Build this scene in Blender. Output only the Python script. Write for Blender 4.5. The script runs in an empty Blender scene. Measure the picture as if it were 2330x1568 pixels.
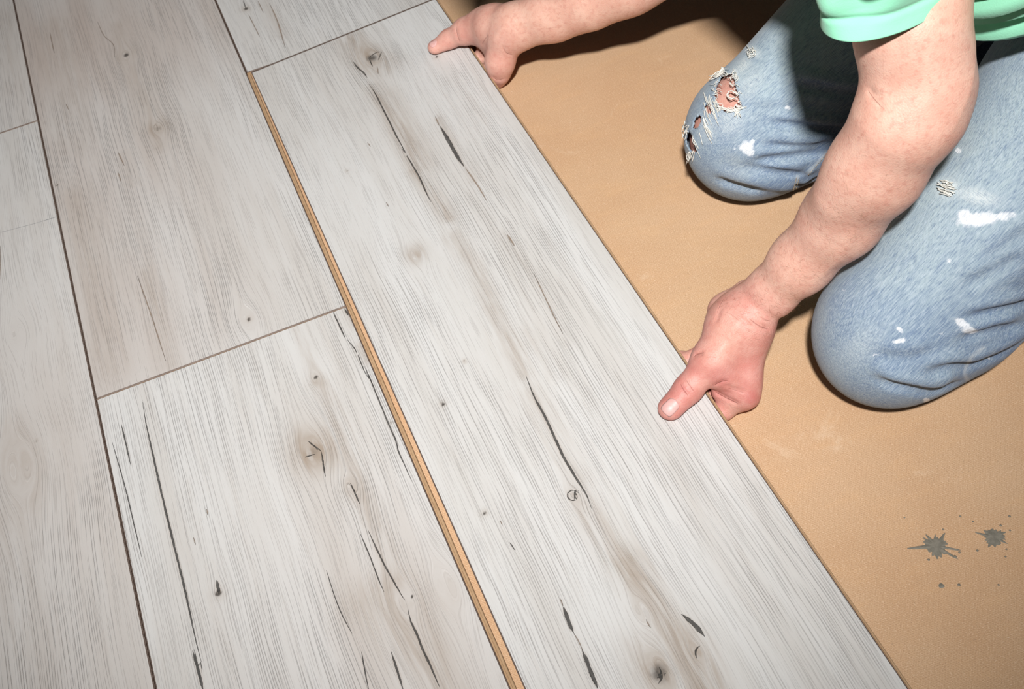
import bpy, math, random
import numpy as np
from mathutils import Vector, Matrix

random.seed(7)
rng = np.random.default_rng(7)
S = bpy.context.scene
COL = S.collection

# ------------------------------------------------------------------ camera
IW, IH = 2330, 1568
FPX = 2800.0
YAW, PIT, ROLL = 0.22852795, 0.83473208, -0.19775068
CAM = np.array([0.19514928, 0.0, 0.80646023])
cf = np.array([math.sin(YAW)*math.cos(PIT), math.cos(YAW)*math.cos(PIT), -math.sin(PIT)])
cr = np.cross(cf, [0, 0, 1]); cr /= np.linalg.norm(cr)
cu = np.cross(cr, cf)
_c, _s = math.cos(ROLL), math.sin(ROLL)
cr, cu = _c*cr + _s*cu, -_s*cr + _c*cu
cam = bpy.data.cameras.new('camera')
cam.sensor_width = 23.6
cam.lens = FPX/IW*23.6
cam.clip_start = 0.02
cam.dof.use_dof = True
cam.dof.focus_distance = 1.0
cam.dof.aperture_fstop = 12.0
cam_o = bpy.data.objects.new('camera', cam); COL.objects.link(cam_o)
cam_o.matrix_world = Matrix(((cr[0], cu[0], -cf[0], CAM[0]), (cr[1], cu[1], -cf[1], CAM[1]),
                             (cr[2], cu[2], -cf[2], CAM[2]), (0, 0, 0, 1)))
S.camera = cam_o

# ------------------------------------------------------------------ light
S.view_settings.view_transform = 'Standard'
S.view_settings.look = 'None'
S.view_settings.gamma = 1.0
S.view_settings.use_curve_mapping = False
S.view_settings.exposure = 0.0
w = bpy.data.worlds.new('dim_room'); S.world = w
w.use_nodes = True
bg = w.node_tree.nodes['Background']
bg.inputs[0].default_value = (0.85, 0.92, 1.0, 1)
bg.inputs[1].default_value = 0.025
# unseen flash lamp set well behind and above the camera to even its falloff
fl = bpy.data.lights.new('set_back_flash', 'SPOT')
fl.energy = 345.0
fl.color = (1.0, 0.985, 0.97)
fl.spot_size = math.radians(47)
fl.spot_blend = 1.0
fl.shadow_soft_size = 0.06
fl_o = bpy.data.objects.new('set_back_flash', fl); COL.objects.link(fl_o)
FL = CAM + cu*0.275 - cr*0.13 - cf*1.10
FT = np.array([0.44, 1.10, 0.0])
fl_o.location = FL
fl_o.rotation_euler = Vector(FT-FL).to_track_quat('-Z', 'Y').to_euler()


def P(px, py, z):
    """point at height z under a pixel of the 2330x1568 photograph"""
    d = cf*FPX + cr*(px-IW/2) + cu*(IH/2-py)
    return CAM + d*((z-CAM[2])/d[2])


def PV(t):
    return P(*t)


# ------------------------------------------------------------------ node helpers
def new_mat(name):
    m = bpy.data.materials.new(name); m.use_nodes = True
    nt = m.node_tree; nt.nodes.clear()
    out = nt.nodes.new('ShaderNodeOutputMaterial')
    b = nt.nodes.new('ShaderNodeBsdfPrincipled')
    nt.links.new(b.outputs[0], out.inputs[0])
    return m, nt, b


class N:
    def __init__(s, nt): s.nt = nt
    def put(s, sock, v):
        if isinstance(v, bpy.types.NodeSocket): s.nt.links.new(v, sock)
        elif v is not None:
            if isinstance(v, (tuple, list)) and len(v) == 3 and sock.type == 'RGBA': v = (*v, 1)
            sock.default_value = v
    def attr(s, name, out='Fac'):
        n = s.nt.nodes.new('ShaderNodeAttribute'); n.attribute_name = name; return n.outputs[out]
    def coord(s, out='Object'):
        return s.nt.nodes.new('ShaderNodeTexCoord').outputs[out]
    def math(s, op, a, b=None, c=None, clamp=False):
        n = s.nt.nodes.new('ShaderNodeMath'); n.operation = op; n.use_clamp = clamp
        for i, v in enumerate((a, b, c)):
            if v is not None: s.put(n.inputs[i], v)
        return n.outputs[0]
    def vmath(s, op, a, b=None):
        n = s.nt.nodes.new('ShaderNodeVectorMath'); n.operation = op
        s.put(n.inputs[0], a)
        if b is not None: s.put(n.inputs[1], b)
        return n.outputs[0]
    def noise(s, vec, scale=1.0, detail=2.0, rough=0.5, out='Fac', dist=0.0):
        n = s.nt.nodes.new('ShaderNodeTexNoise')
        s.put(n.inputs['Vector'], vec); n.inputs['Scale'].default_value = scale
        n.inputs['Detail'].default_value = detail; n.inputs['Roughness'].default_value = rough
        n.inputs['Distortion'].default_value = dist
        return n.outputs[out]
    def voro(s, vec, scale=1.0, out='Distance'):
        n = s.nt.nodes.new('ShaderNodeTexVoronoi'); s.put(n.inputs['Vector'], vec)
        n.inputs['Scale'].default_value = scale; return n.outputs[out]
    def sm(s, v, a, b, c=0.0, d=1.0):
        n = s.nt.nodes.new('ShaderNodeMapRange'); n.interpolation_type = 'SMOOTHSTEP'; n.clamp = True
        for i, x in enumerate((v, a, b, c, d)): s.put(n.inputs[i], x)
        return n.outputs[0]
    def mix(s, f, a, b, mode='MIX'):
        n = s.nt.nodes.new('ShaderNodeMix'); n.data_type = 'RGBA'; n.blend_type = mode; n.clamp_factor = True
        s.put(n.inputs[0], f); s.put(n.inputs[6], a); s.put(n.inputs[7], b)
        return n.outputs[2]
    def bump(s, h, dist, strength=1.0, nrm=None):
        n = s.nt.nodes.new('ShaderNodeBump'); s.put(n.inputs['Height'], h)
        n.inputs['Distance'].default_value = dist; n.inputs['Strength'].default_value = strength
        if nrm is not None: s.put(n.inputs['Normal'], nrm)
        return n.outputs[0]


# ------------------------------------------------------------------ mesh helpers
def mesh_obj(name, V, F, mats, parent=None, smooth=True, mat_idx=None):
    me = bpy.data.meshes.new(name)
    me.from_pydata([tuple(map(float, v)) for v in V], [], [tuple(int(i) for i in f) for f in F])
    for m in (mats if isinstance(mats, (list, tuple)) else [mats]): me.materials.append(m)
    if mat_idx is not None: me.polygons.foreach_set('material_index', np.asarray(mat_idx, dtype=np.int32))
    if smooth: me.polygons.foreach_set('use_smooth', np.ones(len(me.polygons), dtype=bool))
    me.update()
    o = bpy.data.objects.new(name, me); COL.objects.link(o)
    if parent is not None: o.parent = parent
    return o


def set_attr(o, name, data):
    data = np.asarray(data, dtype=np.float32)
    kind = 'FLOAT' if data.ndim == 1 else 'FLOAT_VECTOR'
    a = o.data.attributes.new(name, kind, 'POINT')
    a.data.foreach_set('value' if data.ndim == 1 else 'vector', data.ravel())


def tube_mesh(pts, rad, sides=5, V=None, F=None):
    """append a thin tube along pts (n,3) with radii rad to V,F lists"""
    V = [] if V is None else V; F = [] if F is None else F
    pts = np.asarray(pts, float); n = len(pts)
    rad = np.full(n, rad) if np.isscalar(rad) else np.asarray(rad)
    T = np.gradient(pts, axis=0); T /= np.linalg.norm(T, axis=1)[:, None]+1e-12
    ref = np.array([0.3, 0.5, 0.81])
    b0 = len(V)
    for i in range(n):
        a = np.cross(T[i], ref); a /= np.linalg.norm(a)+1e-12; b = np.cross(T[i], a)
        for k in range(sides):
            t = 2*math.pi*k/sides
            V.append(pts[i]+rad[i]*(a*math.cos(t)+b*math.sin(t)))
    for i in range(n-1):
        for k in range(sides):
            k2 = (k+1) % sides
            F.append((b0+i*sides+k, b0+i*sides+k2, b0+(i+1)*sides+k2, b0+(i+1)*sides+k))
    F.append(tuple(b0+k for k in range(sides))[::-1]); F.append(tuple(b0+(n-1)*sides+k for k in range(sides)))
    return V, F


def catmull(pts, n):
    pts = np.asarray(pts, float)
    if len(pts) == 2: return pts[0]+(pts[1]-pts[0])*np.linspace(0, 1, n)[:, None]
    d = np.r_[0, np.cumsum(np.linalg.norm(np.diff(pts, axis=0), axis=1))]
    t = np.linspace(0, d[-1], n)
    Q = np.vstack([2*pts[0]-pts[1], pts, 2*pts[-1]-pts[-2]])
    i = np.clip(np.searchsorted(d, t, side='right')-1, 0, len(pts)-2)
    s = ((t-d[i])/(d[i+1]-d[i]+1e-12))[:, None]
    p0, p1, p2, p3 = Q[i], Q[i+1], Q[i+2], Q[i+3]
    return .5*((2*p1)+(-p0+p2)*s+(2*p0-5*p1+4*p2-p3)*s*s+(-p0+3*p1-3*p2+p3)*s**3)


# ------------------------------------------------------------------ implicit surfaces
class SDF:
    """smooth union of round cones (optionally flattened) with grooves and ridges along curves"""
    def __init__(s): s.pr = []; s.gr = []
    def cone(s, a, b, ra, rb, k=0.01, n=None, f=1.0):
        s.pr.append((np.asarray(a, np.float32), np.asarray(b, np.float32), ra, rb, k,
                     None if n is None else np.asarray(n, np.float32)/np.linalg.norm(n), f))
        return s
    def chain(s, pts, rad, k=0.01, n=None, f=1.0):
        for i in range(len(pts)-1): s.cone(pts[i], pts[i+1], rad[i], rad[i+1], k, n, f)
        return s
    def groove(s, pts, amp, w, n=24, taper=True):
        s.gr.append((catmull(pts, n).astype(np.float32), amp, w, taper)); return s
    def __call__(s, p):
        p = np.asarray(p, np.float32); d = None
        for a, b, ra, rb, k, n, f in s.pr:
            ab = b-a; L = float(ab@ab)
            q = p-a
            t = np.clip((q@ab)/L, 0, 1) if L > 1e-12 else np.zeros(len(p), np.float32)
            q = q-t[:, None]*ab
            if n is not None: q = q+(q@n)[:, None]*n*(1/f-1)
            x = np.sqrt((q*q).sum(1))-(ra+t*(rb-ra))
            if d is None: d = x
            else:
                h = np.maximum(k-np.abs(d-x), 0)/k
                d = np.minimum(d, x)-h*h*k*.25
        for c, amp, wd, taper in s.gr:
            lo = c.min(0)-3*wd; hi = c.max(0)+3*wd
            idx = np.nonzero(((p > lo) & (p < hi)).all(1))[0]
            if not len(idx): continue
            pp = p[idx]; best = np.full(len(idx), 1e9, np.float32); tt = np.zeros(len(idx), np.float32)
            for i in range(len(c)-1):
                ab = c[i+1]-c[i]; q = pp-c[i]; t = np.clip((q@ab)/float(ab@ab+1e-12), 0, 1)
                q = q-t[:, None]*ab; x = (q*q).sum(1); m = x < best
                best[m] = x[m]; tt[m] = (i+t[m])/(len(c)-1)
            a = amp*np.exp(-best/(wd*wd))
            if taper: a = a*np.clip(np.sin(np.pi*(.04+.92*tt))*1.6, 0, 1)
            d[idx] = d[idx]+a
        return d
    def bounds(s):
        lo = np.min([np.minimum(a-ra*1.05, b-rb*1.05) for a, b, ra, rb, *_ in s.pr], 0)
        hi = np.max([np.maximum(a+ra*1.05, b+rb*1.05) for a, b, ra, rb, *_ in s.pr], 0)
        return lo-.01, hi+.01
    def hit(s, px, py, near=0.45):
        """point of the surface seen along the ray of a pixel"""
        d = cf*FPX+cr*(px-IW/2)+cu*(IH/2-py); d /= np.linalg.norm(d)
        t = near
        for _ in range(120):
            v = float(s((CAM+d*t)[None])[0])
            if v < 2e-4: return CAM+d*t
            t += max(v*.7, 2e-4)
            if t > 2.5: break
        return None
    def hits(s, pix):
        r = [s.hit(*q) for q in pix]
        return [x for x in r if x is not None]
    def grad(s, p, e=.0015):
        g = np.stack([s(p+np.eye(3, dtype=np.float32)[i]*e)-s(p-np.eye(3, dtype=np.float32)[i]*e) for i in range(3)], 1)
        return g/(np.linalg.norm(g, axis=1)[:, None]+1e-9)


def surface(sdf, h, cut=None, lo=None, hi=None):
    """sparse surface nets: closed quad mesh of sdf = 0 at voxel size h"""
    l, hh = sdf.bounds()
    if lo is not None: l = np.maximum(l, lo)
    if hi is not None: hh = np.minimum(hh, hi)
    B = 12
    fn = (lambda p: np.maximum(sdf(p), cut(p))) if cut is not None else sdf
    nb = np.ceil((hh-l)/(h*B)).astype(int)+1
    g = np.stack(np.meshgrid(*[np.arange(k) for k in nb], indexing='ij'), -1).reshape(-1, 3)
    ctr = (l+(g+.5)*h*B).astype(np.float32)
    d = fn(ctr)
    g = g[np.abs(d) < h*B*.5*1.75*1.45+.006]
    NX = nb*B+2
    loc = np.stack(np.meshgrid(*[np.arange(B+1)]*3, indexing='ij'), -1)
    VID, VP, QE = [], [], []
    corners = np.array([[i, j, k] for i in (0, 1) for j in (0, 1) for k in (0, 1)])
    for s0 in range(0, len(g), 60):
        gg = g[s0:s0+60]
        idx = gg[:, None, None, None, :]*B+loc[None]
        pos = (l+idx.reshape(-1, 3)*h).astype(np.float32)
        D = fn(pos).reshape(len(gg), B+1, B+1, B+1)
        In = D < 0
        cnt = np.zeros((len(gg), B, B, B), np.int8)
        for c in corners: cnt += In[:, c[0]:c[0]+B, c[1]:c[1]+B, c[2]:c[2]+B]
        act = np.argwhere((cnt > 0) & (cnt < 8))
        if not len(act): continue
        bi, ci = act[:, 0], act[:, 1:]
        acc = np.zeros((len(act), 3)); num = np.zeros(len(act))
        for ax in range(3):
            for c in corners:
                if c[ax]: continue
                c2 = c.copy(); c2[ax] = 1
                a = D[bi, ci[:, 0]+c[0], ci[:, 1]+c[1], ci[:, 2]+c[2]]
                b = D[bi, ci[:, 0]+c2[0], ci[:, 1]+c2[1], ci[:, 2]+c2[2]]
                m = (a < 0) != (b < 0)
                t = np.where(m, a/np.where(m, a-b, 1), 0)
                pt = np.tile(c.astype(float), (len(act), 1)); pt[:, ax] = t
                acc += pt*m[:, None]; num += m
        G = gg[bi]*B+ci
        VID.append((G[:, 0]*NX[1]+G[:, 1])*NX[2]+G[:, 2])
        VP.append(l+(G+acc/num[:, None])*h)
        for ax in range(3):
            u, v = (ax+1) % 3, (ax+2) % 3
            e = np.eye(3, dtype=int)
            a = In[:, :B, :B, :B]
            b = In[:, e[ax][0]:B+e[ax][0], e[ax][1]:B+e[ax][1], e[ax][2]:B+e[ax][2]]
            m = np.argwhere(a != b)
            if not len(m): continue
            flip = a[m[:, 0], m[:, 1], m[:, 2], m[:, 3]]
            G = gg[m[:, 0]]*B+m[:, 1:]
            q = [G, G-e[u], G-e[u]-e[v], G-e[v]]
            q = np.stack([(x[:, 0]*NX[1]+x[:, 1])*NX[2]+x[:, 2] for x in q], 1)
            q[~flip] = q[~flip][:, ::-1]
            QE.append(q)
    vid = np.concatenate(VID); vp = np.concatenate(VP); q = np.concatenate(QE)
    o = np.argsort(vid); vid = vid[o]; vp = vp[o]
    i = np.searchsorted(vid, q); i = np.clip(i, 0, len(vid)-1)
    ok = (vid[i] == q).all(1)
    return vp, i[ok]


# ------------------------------------------------------------------ materials
def plank_material():
    m, nt, b = new_mat('oak_print_laminate'); n = N(nt)
    g = n.attr('grain', 'Vector'); st = n.attr('stain'); dk = n.attr('dark'); tone = n.attr('tone')
    ck = n.nt.nodes.new('ShaderNodeSeparateXYZ'); n.put(ck.inputs[0], n.attr('crack', 'Vector'))
    wv = n.noise(n.vmath('MULTIPLY', g, (26, 5, 1)), 1, 2, .5)
    gw = n.vmath('ADD', g, n.vmath('MULTIPLY', n.nt.nodes.new('ShaderNodeCombineXYZ').outputs[0], (0, 0, 0)))
    cx = n.nt.nodes.new('ShaderNodeCombineXYZ'); n.put(cx.inputs[0], n.math('MULTIPLY', n.math('SUBTRACT', wv, .5), .006))
    gw = n.vmath('ADD', g, cx.outputs[0])
    # grain lines: long narrow pores running with the plank, embossed
    sep = n.nt.nodes.new('ShaderNodeSeparateXYZ'); n.put(sep.inputs[0], gw)
    lowf = n.noise(n.vmath('MULTIPLY', gw, (60, 4, 1)), 1, 2, .5)
    ph = n.math('ADD', n.math('MULTIPLY', sep.outputs[0], 3300.0), n.math('MULTIPLY', lowf, 12.0))
    jitl = n.noise(n.vmath('MULTIPLY', gw, (260, 22, 2)), 1, 2, .5)
    ph = n.math('ADD', ph, n.math('MULTIPLY', jitl, 3.2))
    wv1 = n.math('SINE', ph); wv2 = n.math('SINE', n.math('ADD', ph, -1.3))
    gate = n.noise(n.vmath('MULTIPLY', gw, (700, 13, 3)), 1, 1.5, .5)
    f2 = n.noise(n.vmath('MULTIPLY', gw, (1500, 14, 3)), 1, 1.0, .5)
    f3 = n.noise(n.vmath('MULTIPLY', gw, (2200, 80, 3)), 1, 2, .6)
    amp = n.sm(n.noise(n.vmath('MULTIPLY', g, (16, 4.0, 5)), 1, 2, .5), .33, .62, .12, 1.0)
    l1 = n.math('MULTIPLY', n.math('MULTIPLY', n.sm(wv1, .78, .995), n.sm(gate, .44, .62)), amp)
    l2 = n.sm(f2, .37, .31)
    line = n.math('MAXIMUM', l1, n.math('MULTIPLY', l2, .4), clamp=True)
    hi = n.math('MULTIPLY', n.math('MULTIPLY', n.sm(wv2, .72, .99), n.sm(gate, .40, .62)), amp)
    # colours of the print, with painted emboss highlights
    big = n.noise(n.vmath('MULTIPLY', gw, (30, 2.6, 2)), 1, 3, .5)
    mid = n.noise(n.vmath('MULTIPLY', gw, (150, 9, 4)), 1, 3, .6)
    base = n.mix(n.sm(big, .3, .72), (.605, .598, .585), (.545, .525, .50))
    base = n.mix(n.math('MULTIPLY', n.sm(mid, .5, .78), .26), base, (.50, .46, .42))
    base = n.mix(n.math('MULTIPLY', tone, n.sm(big, .2, .75, .55, 1.0)), base, (.45, .385, .345))
    base = n.mix(n.math('MULTIPLY', line, n.math('ADD', .30, n.math('MULTIPLY', f3, .32))), base, (.255, .22, .195))
    base = n.mix(n.math('MULTIPLY', hi, .42), base, (.76, .755, .745))  # highlight of the embossing, painted pale beside each grain line
    base = n.mix(n.math('MULTIPLY', n.sm(f3, .52, .75), .16), base, (.36, .32, .29))
    sn = n.noise(n.vmath('MULTIPLY', gw, (210, 13, 6)), 1, 4, .65)
    sm_ = n.math('MULTIPLY', st, n.sm(sn, .28, .68, .25, 1.2), clamp=True)
    base = n.mix(n.math('MULTIPLY', sm_, .92), base, (.33, .265, .21))
    dn = n.noise(n.vmath('MULTIPLY', g, (420, 130, 6)), 1, 3, .65)
    dm = n.sm(n.math('MULTIPLY', dk, n.math('ADD', .55, dn)), .22, .95)
    base = n.mix(n.math('MULTIPLY', dm, .92), base, (.075, .066, .058))
    # cracks: signed distance from the crack's centre line, with ragged width
    jn = n.noise(n.vmath('MULTIPLY', g, (700, 170, 9)), 1, 2, .6)
    jit = n.math('MULTIPLY', n.math('SUBTRACT', jn, .5), n.math('ADD', .0004, n.math('MULTIPLY', ck.outputs[2], .9)))
    dist = n.math('ABSOLUTE', n.math('ADD', ck.outputs[0], jit))
    near = n.math('LESS_THAN', n.math('SUBTRACT', ck.outputs[1], ck.outputs[2]), .0011)
    cm = n.sm(n.math('SUBTRACT', dist, ck.outputs[2]),   .00016, -.00016)
    cm = n.math('MULTIPLY', cm, near)
    cm = n.math('MULTIPLY', cm, n.math('GREATER_THAN', ck.outputs[2], .00006))
    halo = n.math('MULTIPLY', n.math('MULTIPLY', n.sm(dist, .004, .0), near), n.sm(ck.outputs[2], .0001, .0008, 0, .32))
    base = n.mix(halo, base, (.37, .30, .245))
    ctone = n.mix(n.attr('crackbrown'), n.mix(n.sm(jn, .5, .72, 0, .55), (.030, .030, .029), (.16, .155, .145)), (.30, .225, .17))
    base = n.mix(n.math('MULTIPLY', cm, .88), base, ctone)
    n.put(b.inputs['Base Color'], base)
    n.put(b.inputs['Roughness'], n.math('ADD', .46, n.math('MULTIPLY', line, .2)))
    b.inputs['Specular IOR Level'].default_value = .42
    hgt = n.math('ADD', n.math('MULTIPLY', line, -.55), n.math('MULTIPLY', cm, -1.2))
    hgt = n.math('ADD', hgt, n.math('MULTIPLY', hi, .55))
    n.put(b.inputs['Normal'], n.bump(hgt, .0005, 1.0))
    return m


def simple_noise_mat(name, c1, c2, scale, rough, bump=.0002, stretch=(1, 1, 1), spec=.3):
    m, nt, b = new_mat(name); n = N(nt)
    f = n.noise(n.vmath('MULTIPLY', n.coord(), stretch), scale, 3, .6)
    n.put(b.inputs['Base Color'], n.mix(n.sm(f, .3, .7), c1, c2))
    b.inputs['Roughness'].default_value = rough
    b.inputs['Specular IOR Level'].default_value = spec
    if bump: n.put(b.inputs['Normal'], n.bump(f, bump, 1.0))
    return m


def underlay_material():
    m, nt, b = new_mat('fibreboard_underlay'); n = N(nt)
    c = n.coord()
    rot = n.nt.nodes.new('ShaderNodeVectorRotate'); rot.inputs['Angle'].default_value = .06
    n.put(rot.inputs['Vector'], c); c2 = rot.outputs[0]
    fib = n.noise(n.vmath('MULTIPLY', c2, (620, 1900, 1)), 1, 1.5, .6)
    fib2 = n.noise(n.vmath('MULTIPLY', c2, (1300, 2300, 1)), 1, 1.5, .6)
    big = n.noise(c, 7, 4, .6)
    mid = n.noise(n.vmath('MULTIPLY', c2, (22, 60, 1)), 1, 3, .6)
    base = n.mix(n.sm(big, .3, .7), (.55, .342, .196), (.585, .386, .234))
    base = n.mix(n.sm(mid, .45, .75, 0, .4), base, (.64, .40, .22))
    base = n.mix(n.sm(fib, .5, .72, 0, .62), base, (.80, .60, .42))
    base = n.mix(n.sm(fib2, .5, .3, 0, .55), base, (.36, .195, .09))
    sy = n.nt.nodes.new('ShaderNodeSeparateXYZ'); n.put(sy.inputs[0], c2)
    wob = n.noise(n.vmath('MULTIPLY', c2, (90, 240, 1)), 1, 2, .5)
    rows = n.math('SINE', n.math('ADD', n.math('MULTIPLY', sy.outputs[1], 4100.0), n.math('MULTIPLY', wob, 9.0)))
    cols = n.math('SINE', n.math('ADD', n.math('ADD', n.math('MULTIPLY', sy.outputs[0], 3000.0), n.math('MULTIPLY', sy.outputs[1], 2100.0)), n.math('MULTIPLY', wob, 12.0)))
    wvn = n.sm(n.math('ADD', rows, n.math('MULTIPLY', cols, .8)), .1, 1.5)
    base = n.mix(n.math('MULTIPLY', wvn, .34), base, (.34, .19, .095))
    sc = n.noise(n.vmath('MULTIPLY', c2, (160, 900, 2)), 1, 1, .5)
    base = n.mix(n.sm(sc, .75, .80, 0, .55), base, (.82, .66, .50))
    sp = n.voro(c, 210)
    base = n.mix(n.sm(sp, .09, .05, 0, .4), base, (.12, .075, .045))
    sm_ = n.noise(c, 13, 5, .68, dist=.6)
    base = n.mix(n.sm(sm_, .62, .76, 0, .35), base, (.76, .60, .44))
    n.put(b.inputs['Base Color'], base)
    b.inputs['Roughness'].default_value = .78
    b.inputs['Specular IOR Level'].default_value = .25
    n.put(b.inputs['Normal'], n.bump(n.math('ADD', fib, n.math('MULTIPLY', fib2, .5)), .00009, 1.0))
    return m


def skin_material():
    m, nt, b = new_mat('skin'); n = N(nt)
    c = n.coord(); red = n.attr('red')
    f = n.noise(c, 60, 4, .6); f2 = n.noise(c, 230, 3, .6); f3 = n.noise(c, 900, 2, .6)
    base = n.mix(n.sm(f, .3, .7), (.70, .43, .335), (.645, .355, .272))
    base = n.mix(n.sm(f2, .48, .72, 0, .5), base, (.53, .235, .18))
    hand = n.mix(n.sm(f, .3, .68), (.60, .27, .235), (.50, .165, .145))
    base = n.mix(red, base, hand)
    spt = n.voro(c, 42)
    base = n.mix(n.sm(spt, .05, .03, 0, .3), base, (.42, .15, .10))
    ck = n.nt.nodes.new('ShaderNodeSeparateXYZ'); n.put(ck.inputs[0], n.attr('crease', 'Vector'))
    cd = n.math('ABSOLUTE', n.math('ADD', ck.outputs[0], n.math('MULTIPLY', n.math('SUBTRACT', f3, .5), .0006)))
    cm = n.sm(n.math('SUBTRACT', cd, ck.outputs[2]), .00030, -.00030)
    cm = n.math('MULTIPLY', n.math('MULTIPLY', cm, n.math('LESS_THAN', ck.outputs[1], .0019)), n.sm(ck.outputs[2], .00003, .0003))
    base = n.mix(n.math('MULTIPLY', cm, .40), base, (.30, .085, .07))  # skin redness plus crease shade, both painted into the base colour
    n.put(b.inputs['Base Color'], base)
    b.inputs['Roughness'].default_value = .5
    b.inputs['Specular IOR Level'].default_value = .35
    b.inputs['Subsurface Weight'].default_value = .10
    b.inputs['Subsurface Radius'].default_value = (.006, .0022, .0012)
    b.inputs['Subsurface Scale'].default_value = 1.0
    pores = n.voro(c, 700)
    n.put(b.inputs['Normal'], n.bump(n.math('ADD', n.math('ADD', n.math('MULTIPLY', pores, .5), f3), n.math('MULTIPLY', cm, -1.6)), .00024, .9))
    return m


def denim_material():
    m, nt, b = new_mat('worn_denim'); n = N(nt)
    uv = n.attr('leg', 'Vector'); fade = n.attr('fade'); pnt = n.attr('paint'); seam = n.attr('seam'); fray = n.attr('fray')
    c = n.coord()
    # slubby warp threads run along the leg, twill crosses them on a diagonal
    warp = n.noise(n.vmath('MULTIPLY', uv, (1150, 150, 1150)), 1, 2, .6)
    slub = n.noise(n.vmath('MULTIPLY', uv, (430, 34, 430)), 1, 3, .65)
    sx = n.nt.nodes.new('ShaderNodeSeparateXYZ'); n.put(sx.inputs[0], uv)
    dg = n.math('ADD', n.math('MULTIPLY', n.math('ADD', sx.outputs[0], sx.outputs[2]), 4600), n.math('MULTIPLY', sx.outputs[1], 3300))
    tw = n.math('ADD', .5, n.math('MULTIPLY', n.math('SINE', dg), .5))
    cl = n.noise(c, 26, 4, .6)
    fd = n.math('ADD', fade, n.math('MULTIPLY', n.math('SUBTRACT', cl, .5), .7))
    fd = n.math('ADD', fd, n.math('MULTIPLY', n.math('SUBTRACT', slub, .5), .8), clamp=True)
    col = n.mix(fd, (.085, .145, .275), (.335, .415, .45))
    col = n.mix(n.sm(warp, .45, .75, 0, .5), col, (.47, .54, .60))
    col = n.mix(n.math('MULTIPLY', n.sm(warp, .5, .28), .5), col, (.07, .115, .22))
    col = n.mix(n.math('MULTIPLY', tw, .07), col, (.55, .6, .66))
    grime = n.noise(c, 11, 3, .6)
    col = n.mix(n.sm(grime, .5, .75, 0, .30), col, (.33, .335, .30))
    col = n.mix(n.math('MULTIPLY', seam, .6), col, (.60, .62, .62))
    fr = n.math('MULTIPLY', fray, n.sm(n.noise(n.vmath('MULTIPLY', uv, (260, 1500, 260)), 1, 2, .5), .35, .6, .25, 1))
    col = n.mix(fr, col, (.60, .64, .64))
    pn = n.noise(c, 260, 3, .6)
    pm = n.sm(n.math('ADD', pnt, n.math('MULTIPLY', n.math('SUBTRACT', pn, .5), 1.0)),   .30, .78)
    col = n.mix(n.math('MULTIPLY', pm, n.sm(warp, .25, .6, .55, .98)), col, (.70, .72, .75))
    n.put(b.inputs['Base Color'], col)
    b.inputs['Roughness'].default_value = .88
    b.inputs['Specular IOR Level'].default_value = .15
    b.inputs['Sheen Weight'].default_value = .12
    h = n.math('ADD', n.math('MULTIPLY', warp, .7), n.math('MULTIPLY', tw, .15))
    n.put(b.inputs['Normal'], n.bump(h, .0004, 1.0))
    return m


def cotton_material():
    m, nt, b = new_mat('mint_cotton_jersey'); n = N(nt)
    c = n.coord(); f = n.noise(c, 900, 2, .6); g = n.noise(c, 18, 3, .6)
    n.put(b.inputs['Base Color'], n.mix(n.sm(g, .3, .7), (.27, .66, .445), (.30, .70, .48)))
    b.inputs['Roughness'].default_value = .85
    b.inputs['Sheen Weight'].default_value = .2
    b.inputs['Specular IOR Level'].default_value = .2
    n.put(b.inputs['Normal'], n.bump(n.math('ADD', f, n.math('MULTIPLY', g, 2)), .00018, .8))
    return m


M_PLANK = plank_material()
M_BEVEL = simple_noise_mat('dark_bevel_edge', (.11, .078, .063), (.18, .135, .112), 420, .6)
M_CORE = simple_noise_mat('fibreboard_core', (.37, .235, .13), (.45, .30, .175), 700, .8, .0005, (1, .12, 1))
M_UNDER = underlay_material()
M_SPLAT = simple_noise_mat('dried_grey_paint', (.165, .152, .122), (.23, .21, .17), 300, .7)
M_GRAPH = simple_noise_mat('pencil_graphite', (.20, .20, .21), (.42, .41, .40), 500, .6, 0)
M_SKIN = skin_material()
M_DENIM = denim_material()
M_COTTON = cotton_material()
M_THREAD = simple_noise_mat('cotton_thread', (.66, .64, .58), (.76, .75, .70), 300, .9, 0)
M_STITCH = simple_noise_mat('tan_stitching', (.36, .28, .18), (.46, .38, .27), 300, .9, 0)
M_NAIL = simple_noise_mat('fingernail', (.60, .33, .30), (.66, .40, .37), 120, .45, 0, spec=.55)
M_HAIRS = simple_noise_mat('arm_hair', (.27, .12, .07), (.36, .18, .10), 60, .5, 0)
M_HAIR = simple_noise_mat('brown_hair', (.055, .032, .02), (.10, .06, .036), 300, .55, .002, (1, 1, .15))
M_SHOE = simple_noise_mat('dark_shoe_leather', (.035, .03, .027), (.06, .052, .045), 80, .55)
M_SOLE = simple_noise_mat('rubber_sole', (.03, .03, .03), (.05, .05, .05), 200, .8)
M_EYE = simple_noise_mat('eye', (.75, .74, .72), (.8, .79, .77), 40, .15, 0)

# ------------------------------------------------------------------ floor and planks
ZU = -0.008            # top of the underlay; plank tops lie at 0
fx0, fx1, fy0, fy1 = -1.3, 2.6, -1.2, 3.4
floor = mesh_obj('floor', [(fx0, fy0, ZU-.006), (fx1, fy0, ZU-.006), (fx1, fy1, ZU-.006), (fx0, fy1, ZU-.006),
                           (fx0, fy0, ZU), (fx1, fy0, ZU), (fx1, fy1, ZU), (fx0, fy1, ZU)],
                 [(3, 2, 1, 0), (4, 5, 6, 7), (0, 1, 5, 4), (1, 2, 6, 5), (2, 3, 7, 6), (3, 0, 4, 7)], M_UNDER, smooth=False)
floor['kind'] = 'structure'
floor['label'] = 'tan fibreboard underlay partly covered by whitewashed oak-look planks'

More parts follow.
